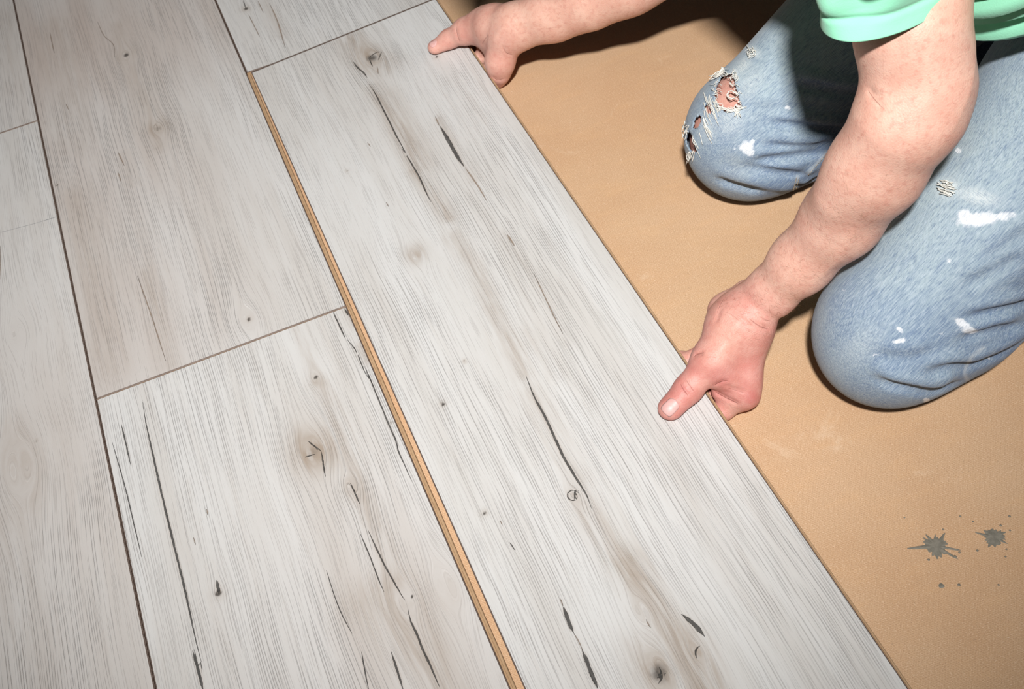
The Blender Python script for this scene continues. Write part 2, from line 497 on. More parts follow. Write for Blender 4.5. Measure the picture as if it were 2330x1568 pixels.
# print of each plank: pixel positions in the photograph are dropped on the floor plane
#   cracks: (points, half width in mm, brown?)   knots: (x, y, r mm grain, stain, dark)   stains: (points, half width mm, strength)
F_HELD = dict(
    cracks=[([(838, 188), (855, 215), (870, 245), (885, 275), (905, 315), (926, 352)], .95, 0),
            ([(914, 338), (935, 370), (955, 405), (972, 443), (982, 462)], .85, 0),
            ([(803, 139), (813, 153), (828, 166), (836, 178)], 1.1, 0),
            ([(838, 133), (853, 121), (869, 116)], .7, 0), ([(869, 117), (864, 128), (860, 138)], .6, 0),
            ([(840, 134), (845, 145), (848, 152)], .7, 0), ([(858, 150), (861, 168)], .5, 1),
            ([(1000, 285), (1012, 305), (1025, 328), (1040, 355), (1058, 382)], 2.3, 0),
            ([(990, 265), (1000, 287)], .6, 1), ([(1056, 378), (1075, 405), (1092, 430), (1110, 462)], .7, 1),
            ([(1195, 850), (1213, 897), (1228, 926), (1247, 962), (1280, 1035), (1312, 1090), (1325, 1110), (1337, 1132), (1348, 1163)], 1.15, 0),
            ([(1281, 1380), (1288, 1398), (1296, 1420), (1306, 1442)], 1.6, 0), ([(1275, 1362), (1284, 1386)], .5, 1),
            ([(1306, 1440), (1318, 1462), (1326, 1480)], .4, 1),
            ([(1324, 1476), (1336, 1508), (1349, 1540), (1361, 1568)], 1.7, 0),
            ([(1550, 1397), (1570, 1413), (1586, 1428), (1604, 1449)], 1.8, 0),
            ([(1591, 1469), (1582, 1482), (1585, 1498)], .7, 0),
            ([(1213, 618), (1240, 676), (1262, 722), (1284, 766)], .5, 1),
            ([(1154, 533), (1171, 560)], .9, 1), ([(1500, 1518), (1506, 1540), (1498, 1556)], .7, 0),
            ([(1497, 1540), (1515, 1532)], .5, 0), ([(1470, 1411), (1480, 1428)], .5, 1),
            ([(1160, 1235), (1172, 1252)], .5, 0), ([(1138, 1185), (1143, 1195)], .4, 1),
            ([(879, 460), (884, 470)], .4, 1), ([(836, 324), (843, 334)], .4, 1),
            ([(1306, 1118), (1308, 1126), (1307, 1134)], .7, 0), ([(1304+13*math.cos(k*.45+.6), 1127+12*math.sin(k*.45+.6)) for k in range(13)], .5, 0)],
    knots=[(1307, 1126, 6, .5, .22), (846, 132, 13, 1.0, .6), (945, 578, 9, .8, .1), (1500, 1532, 13, 1.0, .6), (1585, 1483, 6, .5, .25),
           (1460, 1390, 8, .1, 0)],
    dots=[(994, 130, 1.3), (1057, 822, .9), (1008, 919, 1.4), (1102, 1167, 1.2), (790, 388, .8)],
    stains=[([(800, 90), (830, 130), (870, 150)], 20, .62), ([(850, 200), (900, 280), (950, 380)], 11, .42), ([(945, 390), (985, 440), (1020, 495)], 8, .62),
            ([(880, 220), (915, 290), (960, 370)], 18, .28),
            ([(1030, 540), (1075, 600), (1110, 670)], 11, .42), ([(1120, 700), (1155, 770), (1190, 850)], 9, .48),
            ([(1215, 900), (1260, 990), (1310, 1090)], 16, .32), ([(1330, 1160), (1380, 1230), (1440, 1310)], 13, .52),
            ([(1430, 1280), (1490, 1370), (1540, 1440), (1600, 1530), (1620, 1600)], 13, .62), ([(1560, 1440), (1590, 1500), (1610, 1560)], 9, .55),
            ([(1470, 1470), (1500, 1530), (1540, 1600)], 19, .40), ([(1000, 270), (1040, 340), (1080, 410)], 6, .40),
            ([(1200, 760), (1250, 850)], 14, .2), ([(1150, 530), (1230, 660), (1290, 780)], 6, .18)],
    tones=[(1100, 1000, .0, .1)])
F_MID_TOP = dict(
    cracks=[([(113, 72), (118, 95), (124, 123)], .5, 1), ([(268, 345), (276, 362), (283, 378)], .6, 1), ([(268, 390), (276, 415)], .5, 1),
            ([(150, 236), (156, 250)], .4, 1), ([(220, 45), (236, 80), (258, 102), (261, 135)], .35, 1), ([(310, 620), (345, 720), (380, 830)], .5, 1)],
    knots=[(287, 125, 8, .6, .5), (360, 292, 9, 1.0, .42), (566, 727, 11, .12, .1)],
    dots=[(287, 126, 2.6), (566, 727, 1.6), (100, 280, .7), (357, 296, 1.1), (130, 422, .9)],
    stains=[([(270, 60), (287, 125), (310, 190), (360, 290), (368, 330)], 14, .30), ([(330, 620), (360, 720), (385, 830)], 8, .32),
            ([(120, 60), (150, 200), (165, 330)], 24, .28), ([(170, 450), (215, 640), (250, 830)], 22, .30), ([(285, 350), (300, 420)], 7, .25)],
    tones=[(150, 100, 1.0, .16), (200, 420, .8, .14), (260, 720, .8, .12), (380, 60, .8, .12)])
F_MID_BOT = dict(
    cracks=[([(700, 1003), (714, 1014), (731, 1026)], .7, 0), ([(691, 1041), (704, 1037), (718, 1033)], .6, 0),
            ([(731, 1026), (734, 1045), (737, 1066), (741, 1086)], .7, 0), ([(797, 1098), (806, 1118), (819, 1148)], .7, 0),
            ([(836, 1203), (852, 1238), (874, 1284), (893, 1318), (908, 1345), (924, 1370)], .65, 0), ([(818, 1210), (840, 1262), (860, 1315), (876, 1352)], .5, 0),
            ([(928, 1384), (934, 1412), (948, 1442), (962, 1478), (978, 1512), (1002, 1568)], .9, 0),
            ([(757, 708), (768, 732), (787, 772)], .7, 0), ([(787, 770), (806, 792), (816, 812), (828, 842), (838, 862)], .5, 0),
            ([(812, 800), (836, 848), (861, 908), (880, 955), (893, 985), (902, 1006), (906, 1026), (916, 1048), (930, 1080), (941, 1104)], .65, 0),
            ([(784, 702), (793, 718)], .9, 0),
            ([(323, 905), (332, 962), (348, 1035), (362, 1098), (380, 1175), (397, 1245), (413, 1310), (428, 1375), (445, 1455), (462, 1520)], .95, 0),
            ([(438, 1480), (448, 1515), (456, 1545), (463, 1575)], 1.3, 0),
            ([(275, 962), (285, 1003), (298, 1062)], .7, 0), ([(252, 996), (268, 1050), (285, 1110), (304, 1190), (325, 1280)], .45, 0),
            ([(493, 1320), (497, 1340), (499, 1352)], 1.4, 0), ([(889, 1480), (902, 1520), (919, 1575)], .85, 0), ([(822, 1480), (830, 1525), (840, 1575)], .5, 0),
            ([(740, 1290), (770, 1380), (805, 1450)], .35, 0), ([(440, 1222), (445, 1240)], .4, 1), ([(470, 1158), (473, 1172)], .5, 1)],
    knots=[(713, 1027, 14, 1.1, .35), (718, 860, 6, .2, .3), (800, 1105, 8, .35, 0), (497, 1347, 4, .2, .3), (925, 1370, 12, .35, .0), (1015, 1335, 16, .15, 0)],
    dots=[(719, 859, 1.6), (889, 963, .9), (497, 1350, 2.2), (938, 1357, .9)],
    stains=[([(675, 745), (700, 800), (718, 870)], 7, .42), ([(730, 880), (765, 960), (800, 1050), (815, 1110)], 13, .42), ([(830, 1140), (870, 1230), (905, 1320)], 10, .50),
            ([(880, 1340), (930, 1400), (980, 1500), (1020, 1590)], 19, .45), ([(820, 1380), (870, 1420), (930, 1480)], 20, .32),
            ([(690, 1000), (720, 1040)], 16, .35), ([(820, 790), (835, 820)], 6, .45), ([(785, 705), (805, 740)], 5, .3)],
    tones=[(960, 1450, .5, .12)])
F_FAR = dict(
    cracks=[([(553, 0), (557, 12), (560, 20)], .6, 0), ([(565, 32), (578, 58), (592, 86)], .5, 1), ([(586, 0), (600, 30)], .5, 1),
            ([(612, 5), (628, 40), (638, 70), (650, 112)], .7, 1)],
    knots=[(560, 19, 5, .3, .4)], dots=[(560, 20, 2.3)], stains=[([(600, 0), (640, 80)], 9, .25)], tones=[])
F_LEFT = dict(cracks=[([(0, 555), (2, 640)], .4, 1)], knots=[(45, 1065, 22, .18, 0), (40, 760, 12, .08, 0)], dots=[(82, 1003, 1.0)],
              stains=[([(20, 980), (50, 1060), (60, 1130)], 22, .30), ([(10, 1200), (40, 1400), (60, 1560)], 25, .25)],
              tones=[(40, 1100, .45, .2), (30, 1500, .35, .2)])
F_LEFT_TOP = dict(cracks=[], knots=[], dots=[], stains=[([(10, 40), (30, 200)], 20, .2)], tones=[(20, 100, .35, .2)])


def fields(pts, feat, seed):
    """print fields at plank-top points (world xy at z about 0)"""
    x, y = pts[:, 0], pts[:, 1]
    u, v = x.copy(), y.copy()
    stain = np.zeros(len(pts)); dark = np.zeros(len(pts)); tone = np.zeros(len(pts))
    sgn = np.full(len(pts), 1.0); ab = np.full(len(pts), 1.0); hw = np.zeros(len(pts)); br = np.zeros(len(pts))
    ux = x.copy()
    for (px, py, r, s_, d_) in feat['knots']:
        k = P(px, py, 0); R = r*.001
        du, dv = x-k[0], y-k[1]
        wgt = R*R*du/(du*du+(dv/2.6)**2+R*R*.45)
        ux -= wgt*np.exp(-(dv/(R*7))**2)*.75
        q = np.sqrt(du**2+(dv/1.25)**2)/R
        stain = np.maximum(stain, s_*np.exp(-(q/1.25)**2))
        dark = np.maximum(dark, d_*np.exp(-(q/.62)**2)*1.25)
    for pl, wd, s_ in feat['stains']:
        c = catmull([P(a, b, 0)[:2] for a, b in pl], 14)
        best = np.full(len(pts), 9.)
        for i in range(len(c)-1):
            e = c[i+1]-c[i]; t = np.clip(((x-c[i, 0])*e[0]+(y-c[i, 1])*e[1])/(e@e), 0, 1)
            best = np.minimum(best, np.hypot(x-c[i, 0]-t*e[0], y-c[i, 1]-t*e[1]))
        stain = 1-(1-stain)*(1-s_*np.exp(-(best/(wd*.001))**2))
    for (px, py, r) in feat['dots']:
        k = P(px, py, 0)
        q = np.hypot(x-k[0], y-k[1])/(r*.001)
        dark = np.maximum(dark, 1.4*np.exp(-(q/1.25)**2)); stain = np.maximum(stain, .5*np.exp(-(q/3)**2))
    for (px, py, s_, r) in feat['tones']:
        k = P(px, py, 0)
        tone = np.maximum(tone, s_*np.exp(-(((x-k[0])/r)**2+((y-k[1])/(r*1.5))**2)))
    for pl, wd, brown in feat['cracks']:
        c = catmull([P(a, b, 0)[:2] for a, b in pl], 8*len(pl)); n = len(c)
        for i in range(n-1):
            e = c[i+1]-c[i]; L = np.linalg.norm(e)
            dx, dy = x-c[i, 0], y-c[i, 1]
            t = np.clip((dx*e[0]+dy*e[1])/(L*L), 0, 1)
            d = np.hypot(dx-t*e[0], dy-t*e[1])
            m = d < ab
            sg = (e[0]*dy-e[1]*dx)/L
            inside = (t > 0) & (t < 1)
            s2 = np.where(inside, sg, np.copysign(d, sg))
            f = (i+t)/(n-1)
            wv = wd*.0008*np.clip(np.sin(np.pi*np.clip(f, .0, 1))*1.35, 0, 1)
            sgn = np.where(m, s2, sgn); hw = np.where(m, wv, hw); br = np.where(m, brown, br); ab = np.where(m, d, ab)
    return dict(grain=np.stack([ux, v, np.full(len(pts), seed)], 1), stain=stain, dark=dark, tone=tone,
                crack=np.stack([sgn, ab, hw], 1), crackbrown=br)


def plank(name, x0, x1, y0, y1, feat, seed, parent, tilt=None, vis=(.22, 1.75), bev=.0011, T=.008, label=None, bevy=.0012, dropy=.0009):
    """one click plank: printed top, dark bevelled edges, fibreboard core; local origin at the middle of its underside"""
    us = np.r_[x0, np.linspace(x0+bev, x1-bev, int((x1-x0)/.0016)+1), x1]
    a, b_ = max(y0+bevy, vis[0]), min(y1-bevy, vis[1])
    vs = list(np.linspace(a, b_, int((b_-a)/.0026)+2))
    if a > y0+bevy: vs = list(np.linspace(y0+bevy, a, 12))[:-1]+vs
    if b_ < y1-bevy: vs = vs+list(np.linspace(b_, y1-bevy, 8))[1:]
    vs = np.r_[y0, vs, y1]
    nu, nv = len(us), len(vs)
    U, Vv = np.meshgrid(us, vs)
    Z = np.zeros_like(U)
    drop = .0009
    Z[0, :] = Z[-1, :] = -dropy; Z[:, 0] = Z[:, -1] = -drop
    top = np.stack([U.ravel(), Vv.ravel(), Z.ravel()], 1)
    if tilt is not None: wtop = tilt(top)
    else: wtop = top
    ids = np.arange(nu*nv).reshape(nv, nu)
    Q = np.stack([ids[:-1, :-1], ids[:-1, 1:], ids[1:, 1:], ids[1:, :-1]], -1)
    mi = np.zeros((nv-1, nu-1), int); mi[0, :] = mi[-1, :] = 1; mi[:, 0] = mi[:, -1] = 1
    faces = [tuple(q) for q in Q.reshape(-1, 4)]; mats = list(mi.ravel())
    V = [tuple(p) for p in top]
    loop = list(ids[0, :])+list(ids[1:, -1])+list(ids[-1, :-1][::-1])+list(ids[1:-1, 0][::-1])
    base = len(V)
    for k in loop: V.append((top[k, 0], top[k, 1], -T))
    L = len(loop)
    for i in range(L):
        j = (i+1) % L
        faces.append((loop[j], loop[i], base+i, base+j)); mats.append(2)
    faces.append(tuple(base+i for i in range(L))[::-1]); mats.append(2)
    V = np.array(V)
    org = np.array([(x0+x1)/2, (y0+y1)/2, -T])
    o = mesh_obj(name, V-org, faces, [M_PLANK, M_BEVEL, M_CORE], parent, smooth=False, mat_idx=mats)
    o.location = org
    fd = fields(wtop, feat, seed)
    for k, val in fd.items():
        pad = np.zeros((len(V)-len(top),)+val.shape[1:])
        if k == 'crack': pad[:] = 1
        set_attr(o, k, np.concatenate([val, pad]))
    if label: o['label'] = label
    return o


def lip(x0, x1, y0, y1, z0, z1, parent, org):
    """locking lip that stands out of a plank's right-hand edge, slightly ragged"""
    n = 60; V = []; Fc = []
    for i in range(n+1):
        y = y0+(y1-y0)*i/n; j = random.uniform(-.0002, .0002)
        V += [(x0, y, z0), (x1+j, y, z0), (x1+j, y, z1-.0006), (x1-.0006+j, y, z1), (x0+(x1-x0)*.45, y, z1), (x0+(x1-x0)*.40, y, z1-.0007), (x0, y, z1-.0007)]
    for i in range(n):
        for k in range(7):
            k2 = (k+1) % 7; a = i*7
            Fc.append((a+k2, a+k, a+7+k, a+7+k2))
    Fc += [tuple(range(7)), tuple(n*7+k for k in range(7))[::-1]]
    return mesh_obj('locking_lip', np.array(V)-org, Fc, M_CORE, parent, smooth=False)


G = .0002
YJ1, YJ2, YJ3 = .8305, 1.2495, 1.2935
def org_of(x0, x1, y0, y1): return np.array([(x0+x1)/2, (y0+y1)/2, -.008])
plank('plank', -.24+G, -G, YJ3+G, YJ3+1.38, F_LEFT_TOP, 1.3, floor)
plank('plank', -.24+G, -G, YJ3-1.38, YJ3-G, F_LEFT, 2.7, floor)
pc = plank('plank', G, .2400, YJ1+G, YJ1+1.38, F_MID_TOP, 4.1, floor)
pd = plank('plank', G, .2400, YJ1-1.38, YJ1-G, F_MID_BOT, 5.9, floor)
pe = plank('plank', .2406, .4795, YJ2+G, YJ2+1.38, F_FAR, 7.7, floor)
lip(.2400, .2440, YJ1+G, YJ2-.0015, -.0074, -.0028, pc, org_of(G, .24, YJ1+G, YJ1+1.38))
lip(.2400, .2440, YJ1-1.38, YJ1-G, -.0074, -.0028, pd, org_of(G, .24, YJ1-1.38, YJ1-G))
lip(.4795, .4822, YJ2+G, YJ2+1.38, -.0074, -.0030, pe, org_of(.2406, .4795, YJ2+G, YJ2+1.38))
# pencil line drawn across the left plank
pl = [P(2, 529, .0), P(40, 519, 0), P(85, 507, 0), P(130, 493, 0)]
V, Fc = [], []
cc = catmull(pl, 24)
for i, p in enumerate(cc):
    hw_ = .00035 if i < 19 else .0006
    V += [p+np.array([0, hw_, .00006]), p-np.array([0, hw_, -.00006])]
for i in range(23): Fc.append((2*i, 2*i+1, 2*i+3, 2*i+2))
o = mesh_obj('pencil_mark', V, Fc, M_GRAPH, floor, smooth=False)

# the plank being laid: left edge almost home, right edge lifted by the fingers
YH = YJ2-.0010
LIFT = .015
pA = np.array([.2451+.0002, YH, .0002]); pB = np.array([.4771, YH, LIFT])
ang = -.0043
ey = np.array([-math.sin(-ang)*-1*0+ang*-1*-1, 1, 0.0]); ey = np.array([-.0043, 1, 0]); ey /= np.linalg.norm(ey)
ex = pB-pA; WH = np.linalg.norm(ex); ex /= WH
ex = ex-ey*(ex@ey); ex /= np.linalg.norm(ex); ez = np.cross(ex, ey)
LH = 1.38
def held_to_world(p):
    # local: x 0..WH from the left edge, y -LH..0 from the far end, z 0 at the top
    return pA+p[:, :1]*ex+p[:, 1:2]*ey+p[:, 2:3]*ez
def held_fields(p):
    q = held_to_world(p)
    d = q-CAM; t = -CAM[2]/d[:, 2]          # the print's pixel positions were taken on the plane of the laid planks
    return CAM+d*t[:, None]
held = plank('laminate_plank', 0, WH, -LH, 0, F_HELD, 11.3, None, tilt=held_fields, vis=(-1.05, 0), bevy=.0036, dropy=.0005)
org = np.array(held.location)
mw = Matrix(((ex[0], ey[0], ez[0], 0), (ex[1], ey[1], ez[1], 0), (ex[2], ey[2], ez[2], 0), (0, 0, 0, 1)))
o3 = held_to_world(org[None])[0]
held.matrix_world = Matrix.Translation(o3) @ mw
held['label'] = 'long whitewashed plank with black cracks, gripped at its lifted right edge by two hands'
held['category'] = 'floor plank'
lp = lip(WH, WH+.0027, -LH, 0, -.0074, -.0030, held, np.array([WH/2, -LH/2, -.008]))

# dried grey paint splashes on the underlay
def splat(px, py, r, arms, seed, stretch=1.0):
    R_ = random.Random(seed); n = 132 if r > .004 else 28; c = P(px, py, ZU)
    rad = np.ones(n)*r
    for k in range(n): rad[k] *= 1+(.10*math.sin(3*2*math.pi*k/n+seed)+.09*math.sin(11*2*math.pi*k/n+seed*3)+.07*math.sin(17*2*math.pi*k/n)+R_.uniform(-.05, .05))*(1 if r > .004 else .8)
    for (deg, ln, wd) in arms:
        k0 = deg/360*n
        for k in range(n):
            dk = min(abs(k-k0), n-abs(k-k0))
            rad[k] += ln*math.exp(-(dk/wd)**2)
    V = [c+np.array([0, 0, .0007])]; Fc = []
    for k in range(n):
        t = 2*math.pi*k/n
        V.append(c+np.array([math.cos(t)*rad[k]*.6*stretch, math.sin(t)*rad[k]*.6, .0005]))
    for k in range(n):
        t = 2*math.pi*k/n
        V.append(c+np.array([math.cos(t)*rad[k]*stretch, math.sin(t)*rad[k], .00008]))
    for k in range(n):
        j = (k+1) % n
        Fc += [(0, 1+k, 1+j), (1+k, 1+n+k, 1+n+j, 1+j)]
    return mesh_obj('paint_splash', V, Fc, M_SPLAT, floor)
splat(2130, 1243, .0080, [(160, .013, 2.2), (295, .011, 1.8), (322, .009, 1.8), (95, .004, 1.8), (112, .003, 1.5), (30, .005, 1.8), (60, .003, 1.5), (240, .003, 2)], 1)
splat(2262, 1223, .0070, [(135, .006, 1.8), (300, .003, 2), (60, .003, 1.8), (210, .003, 1.8), (190, .002, 1.6), (0, .003, 1.6), (20, .002, 1.5), (320, .002, 1.6)], 2)
for i, (px, py, r) in enumerate([(2142, 1333, .0020), (2173, 1267, .0013), (2182, 1331, .0012), (2183, 1257, .0009), (2224, 1253, .0010), (2146, 1205, .0008),
                                 (2297, 1175, .0010), (2277, 1196, .0010), (2272, 1331, .0008), (2288, 1267, .0008), (2113, 1274, .0010), (2058, 1178, .0007), (2185, 1175, .0008), (2214, 1187, .0008), (2298, 1207, .0008), (2290, 1250, .0007)]):
    splat(px, py, r, [], 10+i)

# ------------------------------------------------------------------ the person: bare arms and hands
def mm(px, at):
    """pixels of the photograph at point at -> metres"""
    return px*float((np.asarray(at)-CAM)@cf)/FPX


def pc_(px, py, z, rpx):
    p = P(px, py, z); return p, mm(rpx, p)


VIEW_L = P(1850, 480, .15)-CAM; VIEW_L /= np.linalg.norm(VIEW_L)
HP = ZU  # floor level under the hands
A = SDF()
wr, wr_r = pc_(1697, 700, .062, 50)
f1, f1_r = pc_(1756, 664, .082, 54)
f2, f2_r = pc_(1822, 598, .112, 68)
f3, f3_r = pc_(1915, 498, .157, 87)
f4, f4_r = pc_(1998, 385, .207, 101)
el, el_r = pc_(2084, 262, .250, 102)
el2, el2_r = pc_(2097, 192, .265, 103)
u1, u1_r = pc_(2074, 70, .300, 124)
u2, u2_r = pc_(2085, -120, .335, 145)
SHL = P(2100, -400, .425)
A.chain([wr, f1, f2, f3, f4, el, el2], [wr_r*.93, f1_r, f2_r, f3_r, f4_r, el_r, el2_r], .012, VIEW_L, .86)
A.chain([el2, u1, u2, SHL], [el2_r, u1_r, u2_r, .054], .008)
ole, ole_r = pc_(2158, 222, .243, 34); A.cone(el2, ole, .03, ole_r, .03)                       # elbow point
br1, _ = pc_(2020, 300, .245, 50); br2, _ = pc_(1900, 450, .19, 50); A.cone(br1, br2, .020, .008, .03)   # forearm muscle
# wrist into palm
CMC = P(1667, 742, .054); MCPt = P(1622, 818, .042); IPt = P(1566, 884, .0285); TIPt = P(1526, 926, .0225)
MI = P(1695, 898, .0115)
pink = P(1566, 812, .0)
MP = np.array([pink[0]+.030, pink[1]-.006, .0085])
MM = MI+(MP-MI)*.36+np.array([.006, 0, .004]); MR = MI+(MP-MI)*.70+np.array([.005, 0, .002])
carp = P(1691, 740, .055)
A.cone(wr, carp, wr_r*.9, .0195, .012)
A.cone(carp, MI, .0185, .0120, .014)
A.cone(carp, MM, .0195, .0120, .014)
A.cone(P(1690, 740, .045), MR, .0185, .0115, .014)
A.cone(P(1660, 720, .036), MP, .0155, .0110, .014)
hyp, hyp_r = pc_(1650, 705, .040, 31); A.cone(P(1700, 668, .052), hyp, .012, hyp_r, .008)        # heel of the hand
A.cone(hyp, MP, hyp_r*.9, .011, .012)
# thumb
A.cone(carp, CMC, .019, .0185, .014)
A.cone(CMC, MCPt, .0182, .0148, .012)
A.cone(MCPt, IPt, .0138, .0112, .008)
A.cone(P(1650, 850, .030), MCPt, .012, .013, .012)
A.cone(P(1640, 850, .028), P(1690, 872, .018), .008, .011, .013)                                 # web
A.cone(P(1642, 892, .013), P(1692, 900, .013), .0085, .0095, .006)
# fingers hooked under the plank
def finger(S_, m, pip, dip, tip, r0, flat=.70):
    z = np.array([0, 0, 1.0])
    e = np.array([.4885, m[1]+(pip[1]-m[1])*.4, -.0005])
    S_.cone(m, e, r0*1.08, r0*.95, .006); S_.cone(e, pip, r0*.98, r0, .004, z, flat)
    S_.cone(pip, dip, r0*.97, r0*.88, .004, z, flat); S_.cone(dip, tip, r0*.88, r0*.72, .004, z, flat)
zf = -.0018
PIi = np.array([MI[0]-.040, MI[1]+.004, zf+.001])
finger(A, MI, PIi, PIi+[-.022, .006, -.0003], PIi+[-.040, .014, -.0006], .0088)
PIm = np.array([MM[0]-.045, MM[1]+.004, zf]); finger(A, MM, PIm, PIm+[-.024, .004, 0], PIm+[-.044, .008, 0], .0090)
PIr = np.array([MR[0]-.042, MR[1]+.006, zf]); finger(A, MR, PIr, PIr+[-.022, .004, 0], PIr+[-.042, .006, 0], .0085)
PIp = np.array([MP[0]-.036, MP[1]+.008, zf]); finger(A, MP, PIp, PIp+[-.018, .004, 0], PIp+[-.034, .006, 0], .0076)
# thumb end: flattened pad
tdir = TIPt-IPt; tdir /= np.linalg.norm(tdir)
A.cone(IPt, TIPt, .0108, .0097, .006, np.array([0, 0, 1.]), .84)
A.cone(IPt+[0, 0, -.003], TIPt+[0, 0, -.003], .0095, .0088, .006, np.array([0, 0, 1.]), .7)
base_A = SDF(); base_A.pr = list(A.pr)
# creases: thumb joint, wrist, web, tendons
for pts, a, wd in [([(1547, 868), (1556, 884), (1571, 902)], .0013, .0014), ([(1541, 874), (1552, 890), (1563, 905)], .0009, .0012),
                   ([(1553, 862), (1565, 878), (1579, 895)], .0009, .0012), ([(1578, 811), (1586, 805), (1600, 803)], .0022, .0019),
                   ([(1590, 800), (1606, 796), (1625, 797)], .0003, .0011), ([(1660, 714), (1678, 730), (1700, 746)], .0008, .0015),
                   ([(1706, 728), (1730, 742), (1755, 750)], .0018, .0020), ([(1690, 716), (1715, 735), (1742, 747)], .0008, .0015),
                   ([(1625, 878), (1640, 870), (1656, 867)], .0014, .0016), ([(1622, 889), (1650, 905), (1680, 919)], .0020, .0018),
                   ([(1645, 874), (1668, 884), (1700, 893)], .0010, .0016), ([(1640, 700), (1634, 716), (1628, 735)], .0010, .002),
                   ([(1973, 200), (1982, 214), (1994, 232), (2010, 250)], .0012, .003), ([(1972, 205), (1990, 212), (2012, 222)], .0006, .002)]:
    h_ = base_A.hits(pts)
    if len(h_) >= 2: A.groove(h_, a, wd)
for pts, a, wd in [([(1700, 650), (1716, 605), (1738, 560)], -.0013, .0035), ([(1690, 720), (1660, 770), (1640, 800)], -.0008, .004),
                   ([(1950, 520), (1900, 600), (1860, 640)], -.0008, .004)]:
    h_ = base_A.hits(pts)
    if len(h_) >= 2: A.groove(h_, a, wd)

VIEW_R = P(1260, 30, .08)-CAM; VIEW_R /= np.linalg.norm(VIEW_R)
B_ = SDF()
w2, w2_r = pc_(1172, 62, .058, 55)
g1, g1_r = pc_(1262, 29, .075, 56)
g2, g2_r = pc_(1340, -3, .092, 62)
g3, g3_r = pc_(1425, -42, .110, 70)
ELR = P(1660, -160, .150)
SHR = np.array([.69, .94, .45])
B_.chain([w2, g1, g2, g3, ELR], [w2_r*.95, g1_r, g2_r, g3_r, .040], .02, VIEW_R, .86)
B_.chain([ELR, (ELR+SHR)/2, SHR], [.044, .050, .056], .02)
c2 = P(1128, 60, .050)
tC, tM, tI, tT = P(1108, 58, .044), P(1062, 70, .036), P(1022, 88, .0265), P(990, 105, .0215)
B_.cone(w2, c2, w2_r*.9, .0205, .012)
B_.cone(c2, tC, .0205, .0195, .012); B_.cone(tC, tM, .0190, .0155, .010); B_.cone(tM, tI, .0128, .0108, .006)
B_.cone(tI, tT, .0102, .0080, .006, np.array([0, 0, 1.]), .82); B_.cone(tI+[0, 0, -.003], tT+[0, 0, -.003], .0088, .0075, .005, np.array([0, 0, 1.]), .7)
l0, l0r = pc_(1150, 88, .048, 33); l1, l1r = pc_(1138, 140, .024, 31); l2, l2r = pc_(1136, 168, .010, 25)
B_.chain([w2, l0, l1, l2], [.020, l0r, l1r, l2r], .010)
mi2 = np.array([l2[0]+.006, l2[1]+.078, .012]); mm2 = l2+(mi2-l2)*.66+np.array([.006, 0, .003]); mr2 = l2+(mi2-l2)*.33+np.array([.005, 0, .002])
for m_, r_ in ((mi2, .0125), (mm2, .0122), (mr2, .0118)): B_.cone(c2, m_, .0165, r_, .012)
def finger2(m, dx, r0):
    p = np.array([m[0]-dx, m[1]+.006, zf]); finger(B_, m, p, p+[-.022, .002, 0], p+[-.042, .002, 0], r0)
finger2(l2, .034, .0076); finger2(mr2, .040, .0085); finger2(mm2, .044, .0090); finger2(mi2, .040, .0088)
base_B = SDF(); base_B.pr = list(B_.pr)
for pts, a, wd in [([(1037, 60), (1041, 80), (1047, 98)], .0014, .0018), ([(1143, 103), (1152, 120), (1168, 126)], .0013, .0018),
                   ([(1150, 108), (1160, 116), (1174, 119)], .0005, .0013), ([(1095, 104), (1102, 92), (1110, 78)], .0012, .003),
                   ([(1010, 90), (1014, 100), (1017, 110)], .0003, .001), ([(1118, 172), (1132, 182), (1150, 180)], .0005, .0016)]:
    h_ = base_B.hits(pts)
    if len(h_) >= 2: B_.groove(h_, a, wd)
for pts, a, wd in [([(1140, 40), (1190, 50), (1230, 40)], -.001, .004), ([(1120, 100), (1140, 70), (1160, 50)], -.001, .004)]:
    h_ = base_B.hits(pts)
    if len(h_) >= 2: B_.groove(h_, a, wd)

# torso, legs and head (mostly under clothes or out of the frame)
KL = P(2008, 772, .048); KR = P(1690, 322, .048)
HL = np.array([1.00, .61, .285]); HR = np.array([1.02, .80, .285])
AL = KL+np.array([.39, .055, -.006]); AR = KR+np.array([.39, .02, -.006])
PEL = (HL+HR)/2+np.array([.03, 0, .045])
NECK = (SHL+SHR)/2+np.array([-.06, .0, .035])
CHEST = PEL+(NECK-PEL)*.66+np.array([.02, 0, .02])
HEAD = NECK+np.array([-.155, .0, .085])
spine = NECK-PEL; spine /= np.linalg.norm(spine)
lat = np.cross([0, 0, 1.], spine); lat /= np.linalg.norm(lat)
dors = np.cross(spine, lat); dors = dors if dors[2] > 0 else -dors
T_ = SDF()
T_.chain([PEL, (PEL+CHEST)/2, CHEST, NECK], [.150, .140, .150, .060], .05, dors, .66)
T_.cone(SHL, SHR, .052, .052, .06); T_.cone(SHL, P(2085, -200, .35), .054, .046, .03); T_.cone(SHR, (ELR+SHR)/2, .054, .048, .03)
T_.cone(NECK, HEAD+np.array([.03, 0, -.02]), .058, .055, .03)
T_.chain([HL, KL+np.array([.02, 0, .008])], [.080, .040], .01); T_.cone(KR, KR+np.array([.06, 0, 0]), .0488, .051, .01); T_.cone(KR+np.array([.012, 0, .018]), KR+(HR-KR)*.5+np.array([0, 0, .010]), .0495, .072, .02); T_.cone(KR+(HR-KR)*.5, HR, .07, .08, .02)
T_.chain([KL+np.array([.01, 0, .005]), AL], [.038, .034], .01); T_.chain([KR+np.array([.006, 0, .003]), AR], [.0455, .034], .01)
T_.cone(HL, HR, .10, .10, .05)
fd_ = np.array([-.80, .0, -.60])                 # face direction: looking down at the plank
up_ = np.array([-.60, .0, .80])
